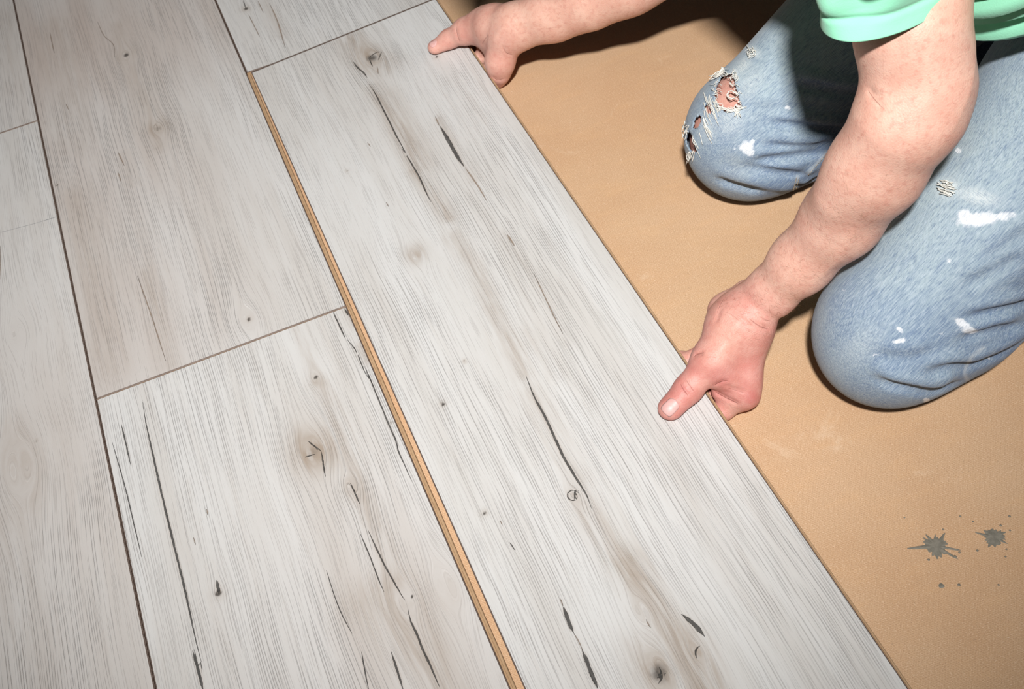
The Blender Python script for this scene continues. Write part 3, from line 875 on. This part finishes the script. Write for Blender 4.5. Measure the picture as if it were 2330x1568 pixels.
side_ = np.array([0, 1.0, 0])
def hd(a, b, c): return HEAD+fd_*a+up_*b+side_*c
T_.cone(hd(-.015, .035, 0), hd(.01, .03, 0), .083, .082, .03)
T_.cone(hd(.02, -.02, 0), hd(.055, -.085, 0), .062, .036, .05)
T_.cone(hd(.085, .015, 0), hd(.107, -.020, 0), .010, .014, .012)
for s_ in (-1, 1):
    T_.cone(hd(.088, .035, .012*s_), hd(.075, .035, .045*s_), .011, .010, .014)
    T_.cone(hd(.060, -.015, .042*s_), hd(.055, -.025, .05*s_), .020, .018, .02)
    T_.cone(hd(-.005, .03, .080*s_), hd(.0, -.02, .078*s_), .013, .008, .004, side_, .5)
T_.cone(hd(.088, -.050, -.018), hd(.088, -.050, .018), .008, .008, .008); T_.cone(hd(.085, -.062, -.014), hd(.085, -.062, .014), .009, .009, .008)
for s_ in (-1, 1): T_.groove([hd(.085, .018, .026*s_), hd(.085, .018, .040*s_)], .012, .013, taper=False)

V1, F1 = surface(A, .00125)
V2, F2 = surface(B_, .0016)
V3, F3 = surface(T_, .0050)
V = np.vstack([V1, V2, V3]); Fc = np.vstack([F1, F2+len(V1), F3+len(V1)+len(V2)])
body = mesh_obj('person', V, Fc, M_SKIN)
body['label'] = 'person kneeling in torn jeans and mint T-shirt, both hands gripping a plank edge'
body['category'] = 'person'
def seg_d(p, a, b):
    ab = b-a; t = np.clip(((p-a)@ab)/(ab@ab), 0, 1); return np.linalg.norm(p-a-t[:, None]*ab, axis=1), t
red = np.zeros(len(V))
for (a, b, r) in [(carp, MI, .045), (CMC, TIPt, .032), (MI, PIi, .05), (carp, MP, .04)]:
    d, t = seg_d(V, a, b); red = np.maximum(red, np.clip(1.25-d/r, 0, 1)*.85)
for q, r, s_ in [(P(1640, 850, .04), .022, 1.), (P(1556, 886, .036), .010, 1.0), (P(1545, 905, .03), .012, .9), (P(1710, 910, .02), .018, 1.), (P(1660, 900, .02), .02, .9)]:
    red = np.maximum(red, s_*np.exp(-(np.linalg.norm(V-q, axis=1)/r)**2))
for (a, b, r, s_) in [(c2, tT, .035, .45), (tI, tT, .014, .8), (l0, l2, .03, .5)]:
    d, t = seg_d(V, a, b); red = np.maximum(red, s_*np.clip(1.2-d/r, 0, 1))
red = np.maximum(red, .55*np.exp(-(np.linalg.norm(V-KR, axis=1)/.09)**2))
# paler patch where the thumb's base is stretched, pale knuckle on the floor
red *= 1-.55*np.exp(-(np.linalg.norm(V-P(1650, 770, .07), axis=1)/.016)**2)
red *= 1-.7*np.exp(-(np.linalg.norm(V-P(1672, 948, .005), axis=1)/.011)**2)
set_attr(body, 'red', red)
# fine skin lines: signed distance across each line, its half width fading to the ends
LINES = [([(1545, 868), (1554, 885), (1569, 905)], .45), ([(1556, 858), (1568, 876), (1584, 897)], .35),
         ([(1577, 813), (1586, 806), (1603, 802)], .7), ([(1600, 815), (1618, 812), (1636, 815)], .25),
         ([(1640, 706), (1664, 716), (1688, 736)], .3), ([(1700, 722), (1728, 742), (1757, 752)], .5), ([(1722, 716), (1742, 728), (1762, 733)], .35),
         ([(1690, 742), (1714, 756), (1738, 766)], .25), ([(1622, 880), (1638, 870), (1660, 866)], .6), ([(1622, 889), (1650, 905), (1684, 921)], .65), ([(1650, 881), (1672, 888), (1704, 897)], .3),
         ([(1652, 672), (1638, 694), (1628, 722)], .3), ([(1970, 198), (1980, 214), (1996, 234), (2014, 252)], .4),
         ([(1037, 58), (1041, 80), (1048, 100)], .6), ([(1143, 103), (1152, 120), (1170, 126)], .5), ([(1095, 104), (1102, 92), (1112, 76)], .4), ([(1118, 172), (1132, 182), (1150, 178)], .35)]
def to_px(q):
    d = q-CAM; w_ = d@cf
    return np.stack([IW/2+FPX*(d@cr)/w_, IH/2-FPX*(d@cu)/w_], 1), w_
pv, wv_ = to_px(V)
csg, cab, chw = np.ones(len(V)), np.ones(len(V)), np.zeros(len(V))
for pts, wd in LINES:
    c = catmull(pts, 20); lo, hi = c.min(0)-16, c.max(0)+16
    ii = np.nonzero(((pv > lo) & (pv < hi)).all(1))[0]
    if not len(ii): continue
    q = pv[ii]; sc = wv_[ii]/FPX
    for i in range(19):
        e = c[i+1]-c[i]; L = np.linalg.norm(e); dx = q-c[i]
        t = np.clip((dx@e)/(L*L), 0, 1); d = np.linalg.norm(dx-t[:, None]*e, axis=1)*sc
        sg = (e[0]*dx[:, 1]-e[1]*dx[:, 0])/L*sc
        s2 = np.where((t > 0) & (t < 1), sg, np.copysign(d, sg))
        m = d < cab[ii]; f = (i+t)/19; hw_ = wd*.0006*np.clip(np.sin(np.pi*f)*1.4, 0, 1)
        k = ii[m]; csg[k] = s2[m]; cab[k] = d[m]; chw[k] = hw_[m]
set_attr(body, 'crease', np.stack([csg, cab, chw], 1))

# nails
def nail(name, base, tip, upv, wid, rise, sdf):
    ax = tip-base; L = np.linalg.norm(ax); ax = ax/L
    sd = np.cross(ax, upv); sd /= np.linalg.norm(sd); up = np.cross(sd, ax)
    nu, nv = 11, 12; Vn, Fn = [], []
    for lay in (0, -.0006):
        for j in range(nv):
            t = j/(nv-1)
            wj = wid*(1-.10*t)*math.sqrt(max(1-(max(0, (.22-t))/.22)**2*.55, .2))*math.sqrt(max(1-(max(0, t-.82)/.18)**2*.35, .1))
            for i in range(nu):
                s_ = -1+2*i/(nu-1)
                e = (abs(s_)**3)*.0
                ll = t*L+(.0012*(1-s_*s_) if t > .9 else 0)-(.0016*(1-s_*s_) if t < .1 else 0)
                Vn.append(base+ax*ll+sd*(wj*s_)+up*(rise-.42*wid*s_*s_-.0010*(t-.45)**2*4+lay))
    for j in range(nv-1):
        for i in range(nu-1):
            a = j*nu+i; Fn.append((a, a+1, a+nu+1, a+nu)); b2 = a+nu*nv; Fn.append((b2, b2+nu, b2+nu+1, b2+1))
    edge = [i for i in range(nu)]+[j*nu+nu-1 for j in range(1, nv)]+[(nv-1)*nu+i for i in range(nu-2, -1, -1)]+[j*nu for j in range(nv-2, 0, -1)]
    for k in range(len(edge)):
        a, b2 = edge[k], edge[(k+1) % len(edge)]; Fn.append((a, a+nu*nv, b2+nu*nv, b2))
    Vn = np.array(Vn); half = nu*nv
    Vn[:half] += up*.003
    for _ in range(6): Vn[:half] -= sdf.grad(Vn[:half])*sdf(Vn[:half])[:, None]
    sag = np.abs(np.tile(np.linspace(-1, 1, nu), nv))
    gr = sdf.grad(Vn[:half]); Vn[half:] = Vn[:half]-gr*.0004; Vn[:half] += gr*(rise*(1-.55*sag**3))[:, None]
    return mesh_obj(name, Vn, Fn, M_NAIL, body)
def on(sdf, px, py): return sdf.hit(px, py)
na, nb = on(base_A, 1537, 914), on(base_A, 1512, 940)
gn = A.grad(np.array([on(base_A, 1525, 927)]))[0]
n1 = nail('thumbnail', na, nb, gn, .0066, .0007, A); n1['label'] = 'short broad nail of the near thumb'
na, nb = on(base_B, 990, 96), on(base_B, 980, 103)
gn = B_.grad(np.array([on(base_B, 986, 99)]))[0]
nail('thumbnail', na, nb, gn, .0050, .0005, B_)

# short reddish hairs on the forearms
def hairs(sdf, Vs, wgt, count, L0, along, name, par):
    pr = wgt/wgt.sum(); ids = rng.choice(len(Vs), count, p=pr)
    pts = Vs[ids]; nr = sdf.grad(pts); Vh, Fh = [], []
    for p, n_ in zip(pts, nr):
        d = along+rng.normal(0, .55, 3); d -= n_*(d@n_); d /= np.linalg.norm(d)+1e-9
        sd = np.cross(n_, d); L = L0*rng.uniform(.5, 1.2); cv = rng.normal(0, .35)
        b0 = len(Vh); r_ = rng.uniform(.000028, .000045)
        for k in range(5):
            t = k/4; c = p+d*L*t*(1-.15*t)+sd*L*cv*t*t+n_*(L*(.16*t+.10*math.sin(3*t))-.0003); rr = r_*(1-.75*t)
            Vh += [c+sd*rr, c-sd*rr*.6+n_*rr, c-sd*rr*.6-n_*rr]
        for k in range(4):
            for q in range(3):
                q2 = (q+1) % 3; Fh.append((b0+3*k+q, b0+3*k+q2, b0+3*k+3+q2, b0+3*k+3+q))
    o = mesh_obj(name, Vh, Fh, M_HAIRS, par); o['kind'] = 'stuff'; return o
fa = wr-el; fa /= np.linalg.norm(fa)
d, t = seg_d(V1, el, wr)
vis = np.clip(-(A.grad(V1)@VIEW_L)+.55, 0, 1)
wgt = np.where((t > .12) & (t < .99), (.25+t**1.5)*vis, 0)*(d < .06)
hairs(A, V1, wgt, 800, .008, fa*.5+np.array([.5, -.5, 0]), 'arm_hair', body)
fb = w2-ELR; fb /= np.linalg.norm(fb)
d, t = seg_d(V2, ELR, w2)
hairs(B_, V2, np.where((t > .1) & (t < .85), .3+t, 0)*(d < .06), 260, .009, fb, 'arm_hair', body)

# eyes and cropped hair
for s_ in (-1, 1):
    bm_v, bm_f = [], []
    c = hd(.074, .016, .033*s_); nu, nv = 16, 10
    for j in range(nv+1):
        for i in range(nu):
            th, ph = math.pi*j/nv, 2*math.pi*i/nu
            bm_v.append(c+.0118*np.array([math.sin(th)*math.cos(ph), math.sin(th)*math.sin(ph), math.cos(th)]))
    for j in range(nv):
        for i in range(nu):
            i2 = (i+1) % nu; bm_f.append((j*nu+i, (j+1)*nu+i, (j+1)*nu+i2, j*nu+i2))
    mesh_obj('eye', bm_v, bm_f, M_EYE, body)
HS = SDF()
HS.cone(hd(-.022, .042, 0), hd(-.005, .045, 0), .088, .086, .03); HS.cone(hd(-.045, .0, 0), hd(-.05, -.04, 0), .066, .05, .05)
Vh, Fh = surface(HS, .005, cut=lambda p: ((p-hd(.035, 0, 0).astype(np.float32))@(fd_*.8-up_*.6).astype(np.float32)-.012))
mesh_obj('hair', Vh, Fh, M_HAIR, body)

# ------------------------------------------------------------------ jeans
def proj(Vv):
    d = np.asarray(Vv)-CAM; w_ = d@cf
    return np.stack([IW/2+FPX*(d@cr)/w_, IH/2-FPX*(d@cu)/w_], 1)


J = SDF()
ML = KL+(HL-KL)*.5+np.array([0, 0, .012]); MRt = KR+(HR-KR)*.5+np.array([0, 0, .010])
kl0 = KL+np.array([.012, 0, .018]); kr0 = KR+np.array([.012, 0, .018])
J.cone(KL, KL+np.array([.06, .004, 0]), .0515, .054, .02)
J.cone(kl0, ML, .053, .076, .03); J.cone(ML, HL, .076, .098, .04)
J.cone(KL+np.array([.02, .004, 0]), KL+np.array([.16, .02, .008]), .050, .058, .03); J.cone(KL+np.array([.16, .02, .008]), AL, .058, .047, .03)
J.cone(KR, KR+np.array([.06, 0, 0]), .0515, .054, .02)
J.cone(kr0, MRt, .053, .076, .03); J.cone(MRt, HR, .076, .098, .04)
J.cone(KR+np.array([.02, 0, 0]), KR+np.array([.16, .01, .008]), .050, .058, .03); J.cone(KR+np.array([.16, .01, .008]), AR, .058, .047, .03)
J.cone(HL, HR, .108, .108, .05); J.cone(HL+np.array([.03, .02, .03]), HR+np.array([.03, -.02, .03]), .115, .115, .05)
J.cone(PEL, PEL+spine*.10, .125, .120, .05, dors, .8)
J0 = SDF(); J0.pr = list(J.pr)
folds = [  # pixel course, groove depth (m), width (m), ridge above
    ([(2000, 864), (2030, 876), (2075, 886), (2128, 892), (2176, 876)], .0060, .0055),
    ([(2118, 845), (2167, 836), (2212, 834), (2258, 817), (2310, 792), (2360, 760)], .0055, .0050),
    ([(2186, 770), (2228, 763), (2270, 751), (2320, 742)], .0035, .0045),
    ([(2200, 722), (2270, 709), (2328, 694), (2390, 670)], .0040, .0050),
    ([(2190, 652), (2250, 625), (2330, 580)], .0022, .0075),
    ([(2230, 600), (2290, 560), (2350, 520)], .0018, .0080),
    ([(2247, 872), (2289, 836), (2316, 797), (2350, 760)], .0060, .0055),
    ([(1990, 806), (2060, 815), (2130, 800)], .0016, .0070),
    ([(2180, 905), (2240, 890), (2300, 855)], .0040, .0045),
    ([(1814, 194), (1857, 200), (1929, 213), (1980, 215)], .0040, .0050),
    ([(1750, 280), (1821, 289), (1880, 296), (1930, 298)], .0042, .0050),
    ([(1732, 330), (1821, 334), (1895, 328)], .0035, .0050),
    ([(1700, 364), (1770, 362), (1830, 354), (1880, 346)], .0045, .0055),
    ([(1690, 380), (1735, 388), (1780, 395), (1840, 396)], .0040, .0042),
    ([(1636, 412), (1680, 424), (1730, 436), (1806, 444), (1850, 430)], .0065, .0055),
    ([(1800, 420), (1830, 418), (1860, 405)], .0040, .0045),
    ([(1690, 245), (1760, 250), (1830, 255)], .0014, .0070),
]
for pts, a, wd in folds:
    h_ = J0.hits(pts)
    if len(h_) < 2: continue
    J.groove(h_, a*1.65, wd*.85)
    h2 = J0.hits([(x-2, y-22) for x, y in pts])
    if len(h2) >= 2: J.groove(h2, -a*.85, wd*1.2)
VJ, FJ = surface(J, .0022)
nJ = J.grad(VJ)
pj = proj(VJ)
facing = (nJ*(VJ-CAM)).sum(1) < 0

def in_poly(p, poly):
    x, y = p[:, 0], p[:, 1]; c = np.zeros(len(p), bool); n = len(poly)
    for i in range(n):
        x1, y1 = poly[i]; x2, y2 = poly[(i+1) % n]
        m = ((y1 > y) != (y2 > y)) & (x < (x2-x1)*(y-y1)/(y2-y1+1e-9)+x1); c ^= m
    return c

holes = [[(1646, 168), (1664, 172), (1671, 195), (1678, 215), (1684, 246), (1662, 254), (1642, 248), (1630, 232), (1629, 210), (1634, 188)],
         [(1611, 232), (1617, 238), (1616, 256), (1606, 254), (1605, 242)],
         [(1592, 262), (1596, 276), (1588, 292), (1578, 288), (1580, 272)],
         [(1566, 300), (1574, 306), (1579, 328), (1584, 342), (1576, 348), (1566, 336), (1560, 318)]]
kn = np.linalg.norm(VJ-KR, axis=1) < .14
cut = np.zeros(len(VJ), bool)
for h_ in holes: cut |= in_poly(pj, h_) & facing & kn
# pull the rim of each rip onto its outline so that the torn edge is clean
FJk = FJ[~cut[FJ].any(1)]
rim = np.zeros(len(VJ), bool); part_ = cut[FJ].any(1); rim[FJ[part_].ravel()] = True; rim &= ~cut
VJ2 = VJ.copy()
VJ2[rim] += nJ[rim]*.0006
used = np.zeros(len(VJ), bool); used[FJk.ravel()] = True
remap = np.cumsum(used)-1
VJf = VJ2[used]; nJf = nJ[used]; pjf = pj[used]; facf = facing[used]
jeans = mesh_obj('jeans', VJf, remap[FJk], M_DENIM, body)
jeans['label'] = 'faded blue jeans, torn at the far knee, with white paint spots'
so = jeans.modifiers.new('cloth', 'SOLIDIFY'); so.thickness = .0016; so.offset = -1
# leg coordinates for the weave
segs = [(KL, HL, 0), (KL, AL, .5), (KR, HR, 1.3), (KR, AR, 1.9)]
bestd = np.full(len(VJf), 9.); uvw = np.zeros((len(VJf), 3)); fade = np.zeros(len(VJf)); fsum = np.full(len(VJf), 1e-9)
for si, (a, b, off) in enumerate(segs):
    ax = b-a; L = np.linalg.norm(ax); ax = ax/L
    t = (VJf-a)@ax; q = VJf-a-np.clip(t, -.02, L)[:, None]*ax; dd = np.linalg.norm(q, axis=1)
    fr = np.array([-1.0, 0, .8]) if si % 2 == 0 else np.array([-1, 0, .2]); fr -= ax*(fr@ax); fr /= np.linalg.norm(fr); sd = np.cross(ax, fr)
    ang = np.arctan2(q@sd, q@fr)
    co = nJf@fr
    tt = np.clip(t/L, 0, 1)
    if si % 2 == 0: fv = np.clip(.30+.55*co, 0, 1)*(1-.50*np.clip((tt-.25)/.6, 0, 1))+.10
    else: fv = np.full(len(t), .24)+.1*co
    wgt_ = np.exp(-dd/.016); fade += fv*wgt_; fsum += wgt_
fade /= fsum
for K_ in (KL, KR):
    dk = np.linalg.norm(VJf-(K_+np.array([-.02, 0, .01])), axis=1)
    fade = np.maximum(fade, .85*np.exp(-(dk/.065)**2))
for (k0, h0, msk) in ((KL, HL, VJf[:, 1] < (KL[1]+KR[1])/2), (KR, HR, VJf[:, 1] >= (KL[1]+KR[1])/2)):
    ax = h0-k0; ax /= np.linalg.norm(ax); sd = np.cross(ax, [0, 0, 1.]); sd /= np.linalg.norm(sd); up = np.cross(sd, ax)
    q = VJf[msk]-k0; uvw[msk] = np.stack([q@sd, q@ax+k0[1], q@up], 1)
set_attr(jeans, 'leg', uvw); set_attr(jeans, 'fade', np.clip(fade, 0, 1))

def blob(px, py, rx, ry, deg=0, amp=1.0):
    t = math.radians(deg); dx, dy = pjf[:, 0]-px, pjf[:, 1]-py
    a, b = dx*math.cos(t)+dy*math.sin(t), -dx*math.sin(t)+dy*math.cos(t)
    return np.where(facf, amp*np.exp(-np.maximum((a/rx)**2+(b/ry)**2, 0)**1.3*.75), 0)
paint = np.zeros(len(VJf))
for q in [(2225, 499, 50, 17, -4, .95), (2280, 492, 34, 11, -6, .85), (2196, 490, 16, 14, 0, 1.0), (2186, 733, 13, 9, 20, 1.1), (2206, 752, 19, 7, 5, 1.1), (2200, 744, 8, 10, 30, 1.),
          (2141, 760, 4, 4, 0, 1.1), (2048, 750, 9, 5, 40, .9), (2046, 776, 17, 6, -12, .9), (2160, 594, 8, 8, 0, .58), (2180, 343, 7, 6, 0, 1.1), (2109, 912, 8, 6, 10, 1.1),
          (1988, 810, 5, 4, 0, .7), (1994, 806, 6, 3, 0, .6), (2185, 790, 4, 3, 0, .6), (1920, 660, 5, 6, 0, .6), (2250, 815, 4, 3, 0, .7),
          (1700, 336, 17, 14, 15, 1.05), (1708, 346, 10, 10, 0, 1.), (1672, 338, 4, 5, 0, .7), (1793, 245, 8, 5, 15, .9), (1832, 232, 3, 3, 0, .8), (1690, 425, 4, 3, 0, .5), (1712, 322, 7, 5, 0, .9)]:
    paint = np.maximum(paint, blob(*q))
set_attr(jeans, 'paint', paint)
fray = np.zeros(len(VJf))
for q in [(2225, 448, 45, 16, 15, .75), (2158, 428, 24, 20, 0, .9), (1690, 150, 22, 14, -45, .7), (1705, 195, 22, 40, 30, .45), (1660, 270, 32, 40, 30, .5), (1610, 290, 22, 30, 0, .5),
          (1712, 118, 16, 10, 30, .85), (1672, 165, 9, 12, 0, .9), (1955, 790, 60, 30, -40, .25)]:
    fray = np.maximum(fray, blob(*q))
set_attr(jeans, 'fray', fray)

def strip(pts, wpx=2.0, n=30):
    c = catmull(pts, n); d = np.full(len(pjf), 1e9)
    for i in range(n-1):
        e = c[i+1]-c[i]; t = np.clip(((pjf-c[i])@e)/(e@e), 0, 1); d = np.minimum(d, np.linalg.norm(pjf-c[i]-t[:, None]*e, axis=1))
    return np.where(facf, np.exp(-(d/wpx)**2), 0)
seam = np.zeros(len(VJf))
for q in [[(1882, 345), (1862, 368), (1838, 396)], [(1815, 402), (1806, 440)], [(2215, 880), (2195, 850), (2212, 812), (2240, 790)], [(2255, 872), (2300, 850), (2345, 846)]]:
    seam = np.maximum(seam, .8*strip(q, 3.5))
set_attr(jeans, 'seam', seam)

# stitched seam lines: small tan stitches on the far knee
Vs_, Fs_ = [], []
for q in [[(1880, 350), (1862, 371), (1839, 398)], [(1812, 404), (1803, 438)], [(1818, 404), (1809, 438)]]:
    c = catmull(q, 60)
    for i in range(0, 58, 4):
        h_ = J.hits([tuple(c[i]), tuple(c[i+1]), tuple(c[i+2])])
        if len(h_) == 3:
            nn = J.grad(np.array(h_)); tube_mesh(np.array(h_)+nn*.0004, .00035, 4, Vs_, Fs_)
st = mesh_obj('stitching', Vs_, Fs_, M_STITCH, jeans); st['kind'] = 'stuff'

# frayed white threads round the rips
Vt, Ft = [], []
R2 = random.Random(3)
def thread(pix, lift=(.0006, .003), jit=2.0, rad=.00032, sag=0):
    h_ = []
    for i, (x, y) in enumerate(pix):
        p = J.hit(x+R2.uniform(-jit, jit), y+R2.uniform(-jit, jit))
        if p is None:
            if h_:      # hangs free beyond the silhouette
                h_.append(P(x, y, h_[-1][2]))
            continue
        n_ = J.grad(p[None])[0]; h_.append(p+n_*R2.uniform(*lift))
    if len(h_) >= 2:
        c = catmull(h_, 14); rr = np.full(14, rad)*R2.uniform(.7, 1.3); rr[-3:] *= np.array([.85, .65, .35]); rr[0] *= .6
        tube_mesh(c, rr, 5, Vt, Ft)
big = holes[0]
for i in range(len(big)):      # torn rim of the large rip
    a, b = big[i], big[(i+1) % len(big)]
    for k in range(7):
        t = R2.random(); x, y = a[0]+(b[0]-a[0])*t, a[1]+(b[1]-a[1])*t
        ang = R2.uniform(0, 6.28); l = R2.uniform(5, 15)
        thread([(x, y), (x+l*.5*math.cos(ang), y+l*.5*math.sin(ang)), (x+l*math.cos(ang+.5), y+l*math.sin(ang+.5))])
for k in range(16):            # rim thread bundles along the bottom and left of the rip
    t = k/15
    x, y = 1634+50*t, 240+10*math.sin(3*t)
    thread([(x-10, y-2), (x, y+2), (x+9, y+4), (x+16, y+1)], jit=3, rad=.0004)
for k in range(14):            # long pale threads bridging the smaller rips, downwards left
    t = R2.random(); x, y = 1600+30*t-20*(1-t)+R2.uniform(-8, 8), 225+95*(1-t)+R2.uniform(-8, 8)
    l = R2.uniform(22, 48); thread([(x, y), (x+l*.15, y+l*.45), (x+l*.42, y+l*.95)], jit=2)
for k in range(16):
    x, y = 1612+R2.uniform(-14, 22), 222+R2.uniform(-10, 30); l = R2.uniform(20, 40)
    thread([(x, y), (x+l*.12, y+l*.5), (x+l*.35, y+l)], jit=1.5)
# loop on the right of the rip
thread([(1668, 210), (1660, 214), (1660, 224), (1670, 228), (1680, 222)], jit=.5, rad=.0005, lift=(.003, .004))
thread([(1668, 210), (1674, 214), (1680, 216), (1684, 212)], jit=.5, rad=.0005, lift=(.003, .004))
thread([(1664, 212), (1657, 220), (1664, 230), (1676, 226)], jit=.5, rad=.0004, lift=(.003, .005))
for k in range(10): thread([(1672, 250), (1676+R2.uniform(-4, 8), 256), (1680+R2.uniform(-10, 10), 263+R2.uniform(-2, 6))], jit=2, rad=.0004, lift=(.001, .004))
for k in range(7):
    x, y = 1649+R2.uniform(-3, 5), 165+R2.uniform(-5, 6); l = R2.uniform(16, 38)
    thread([(x, y), (x-l*.5, y+l*.28), (x-l, y+l*.55)], jit=2, rad=.0005, lift=(.001, .004))
for k in range(5): thread([(1650, 162), (1644+R2.uniform(-3, 3), 158), (1641+R2.uniform(-3, 5), 153)], jit=2, rad=.0004)
for k in range(9):
    x = 1579+R2.uniform(-6, 6); thread([(x, 342), (x-5+R2.uniform(-5, 5), 354), (x-12+R2.uniform(-8, 10), 368+R2.uniform(-6, 6))], jit=3, rad=.0004, lift=(.001, .004))
for k in range(8):
    x, y = 1566+R2.uniform(-3, 6), 285+R2.uniform(-15, 20); thread([(x, y), (x-8, y+8), (x-12+R2.uniform(-4, 4), y+20)], jit=3, rad=.0004, lift=(.001, .003))
for k in range(16):            # small worn patch higher on the thigh
    x, y = 1712+R2.uniform(-10, 8), 116+R2.uniform(-9, 10); thread([(x, y), (x+4, y+6), (x+R2.uniform(-6, 14), y+R2.uniform(4, 14))], jit=2)
for k in range(8):
    x, y = 1672+R2.uniform(-6, 6), 163+R2.uniform(-9, 12); thread([(x, y), (x+3, y+7), (x+R2.uniform(-5, 7), y+14)], jit=2)
for k in range(26):            # worn patch on the near thigh
    x, y = 2150+R2.uniform(-8, 16), 414+k*1.2; l = R2.uniform(12, 24); thread([(x-l*.6, y-3), (x, y+R2.uniform(-2, 3)), (x+l*.6, y+R2.uniform(0, 6))], jit=1.5, rad=.00035)
th = mesh_obj('frayed_threads', Vt, Ft, M_THREAD, jeans); th['kind'] = 'stuff'; th['label'] = 'white frayed cotton threads round the rips'

# ------------------------------------------------------------------ T-shirt
Vs, Fs = [], []
def loft(rings, closed=True):
    b0 = len(Vs); nr, nk = len(rings), len(rings[0])
    for r_ in rings: Vs.extend(list(r_))
    for i in range(nr-1):
        for k in range(nk):
            k2 = (k+1) % nk
            Fs.append((b0+i*nk+k, b0+i*nk+k2, b0+(i+1)*nk+k2, b0+(i+1)*nk+k))
def ring(c, a, b, n=96): 
    t = np.linspace(0, 2*np.pi, n, endpoint=False)[:, None]
    return c+np.cos(t)*a+np.sin(t)*b
def resample(keys, n):
    keys = np.array(keys); m = keys.shape[1]
    out = np.stack([catmull(keys[:, k], n) for k in range(m)], 1); return out
# near sleeve: hem ring round the upper arm, drooping on the inner side
armdir = SHL-u1; armdir /= np.linalg.norm(armdir)
hc = P(2052, -26, .318)
ma = P(1866, 58, .318)-hc
mb = -cf*.042-cr*.0046-cu*.036
keys = [ring(hc, ma, mb)]
keys.append(ring(hc+armdir*.013, ma*.985, mb*.985)); keys.append(ring(hc+armdir*.030, ma*1.06, mb*1.05))
keys.append(ring(hc+armdir*.07, ma*1.08, mb*1.06))
keys.append(ring(SHL-armdir*.05, ma*1.12, mb*1.22))
keys.append(ring(SHL+lat*.0+np.array([0, .03, .0]), ma*1.05, mb*1.25))
R_s = resample(keys, 240)
ang = np.linspace(0, 2*np.pi, 96, endpoint=False)
for i in range(240):
    c = R_s[i].mean(0); f_ = i/239
    wob = .0045*np.sin(3*ang+1.0+f_*5)*min(1, f_*6)+.002*np.sin(7*ang-f_*9)*min(1, f_*8)
    hl = np.dot(c-hc, armdir); wob = wob-.0016*math.exp(-((hl-.0125)/.0022)**2)      # stitched hem line
    R_s[i] = c+(R_s[i]-c)*(1+wob/.055)[:, None]
loft(R_s)
# far sleeve
ad2 = (ELR-SHR)/np.linalg.norm(ELR-SHR); pa = np.cross(ad2, [0, 0, 1.]); pa /= np.linalg.norm(pa); pb = np.cross(ad2, pa)
loft(resample([ring(SHR+ad2*.17, pa*.072, pb*.072), ring(SHR+ad2*.10, pa*.074, pb*.074), ring(SHR, pa*.074, pb*.074), ring(SHR-np.array([0, .07, .01]), pa*.066, pb*.066)], 16))
# trunk of the shirt
ts = [(-.02, .165, .120), (.05, .170, .125), (.12, .175, .128), (.22, .185, .125), (.32, .19, .115), (.385, .12, .085), (.42, .075, .07), (.44, .07, .068)]
SP = np.linalg.norm(NECK-PEL)
rk = []
latS = (SHR-SHL)/np.linalg.norm(SHR-SHL)*np.array([1, 1, .3])
for (c_, rl, bt) in [((.808, .70, .344), .170, (.100, 0, .100)), ((.791, .705, .363), .172, (.095, 0, .100)), ((.765, .71, .375), .175, (.08, 0, .108)),
                     ((.725, .735, .405), .175, (.045, 0, .110)), ((.675, .765, .425), .165, (.015, 0, .105)), ((.610, .755, .400), .125, (-.02, 0, .100)),
                     ((.575, .755, .430), .085, (-.03, 0, .085)), ((.56, .765, .45), .075, (-.035, 0, .070))]:
    rk.append(ring(np.array(c_), latS*rl, np.array(bt)))
rk = resample(rk, 80)
for i in range(80):
    f_ = i/79; c = rk[i].mean(0); dr = rk[i]-c
    und = np.clip(-dr[:, 2]/.10, 0, 1)
    rk[i] += dr/np.linalg.norm(dr, axis=1)[:, None]*(.007*np.sin(f_*95+.9*np.sin(2*ang+.5))*np.clip(1-f_*2.2, 0, 1)+.003*np.sin(5*ang+f_*11))[:, None]
loft(rk)
# back and shoulders of the shirt, drawn over the bent trunk
BK = SDF()
BK.chain([PEL, (PEL+CHEST)/2, CHEST, NECK-spine*.02], [.164, .154, .164, .078], .05, dors, .70)
BK.cone(SHL, SHR, .066, .066, .06); BK.cone(SHL, SHL-armdir*.02, .066, .060, .02); BK.cone(SHR, SHR+ad2*.10, .068, .066, .03)
w0 = (PEL+spine*.055).astype(np.float32); n0 = (NECK-spine*.005).astype(np.float32); sp_ = spine.astype(np.float32)
vb, fb_ = surface(BK, .005, cut=lambda q: np.maximum(-((q-w0)@sp_), (q-n0)@sp_))
nb0 = len(Vs); Vs.extend(list(vb)); Fs.extend([tuple(int(i)+nb0 for i in f) for f in fb_])
shirt = mesh_obj('t_shirt', Vs, Fs, M_COTTON, body)
shirt['label'] = 'mint green cotton T-shirt'
so = shirt.modifiers.new('cloth', 'SOLIDIFY'); so.thickness = .0018; so.offset = -1

# work shoes behind the knees
for A_ in (AL, AR):
    sh = SDF(); a = A_+np.array([.03, 0, .0])
    sh.cone(a+[0, 0, .012], a+[.06, 0, .015], .044, .040, .02); sh.cone(a+[.06, 0, .01], a+[.10, 0, -.012], .040, .034, .03)
    sh.cone(a+[.10, 0, .0], a+[.085, 0, .14], .034, .036, .02, np.array([0, 1., 0]), .9)
    v_, f_ = surface(sh, .004); v_[:, 2] = np.maximum(v_[:, 2], ZU+.0005)
    s_ = mesh_obj('shoe', v_, f_, M_SHOE, body)
    so_ = SDF(); so_.cone(a+[.118, 0, .0], a+[.118, 0, .13], .038, .042, .02, np.array([1., 0, 0]), .25)
    v_, f_ = surface(so_, .004); v_[:, 2] = np.maximum(v_[:, 2], ZU+.0005)
    mesh_obj('sole', v_, f_, M_SOLE, s_)
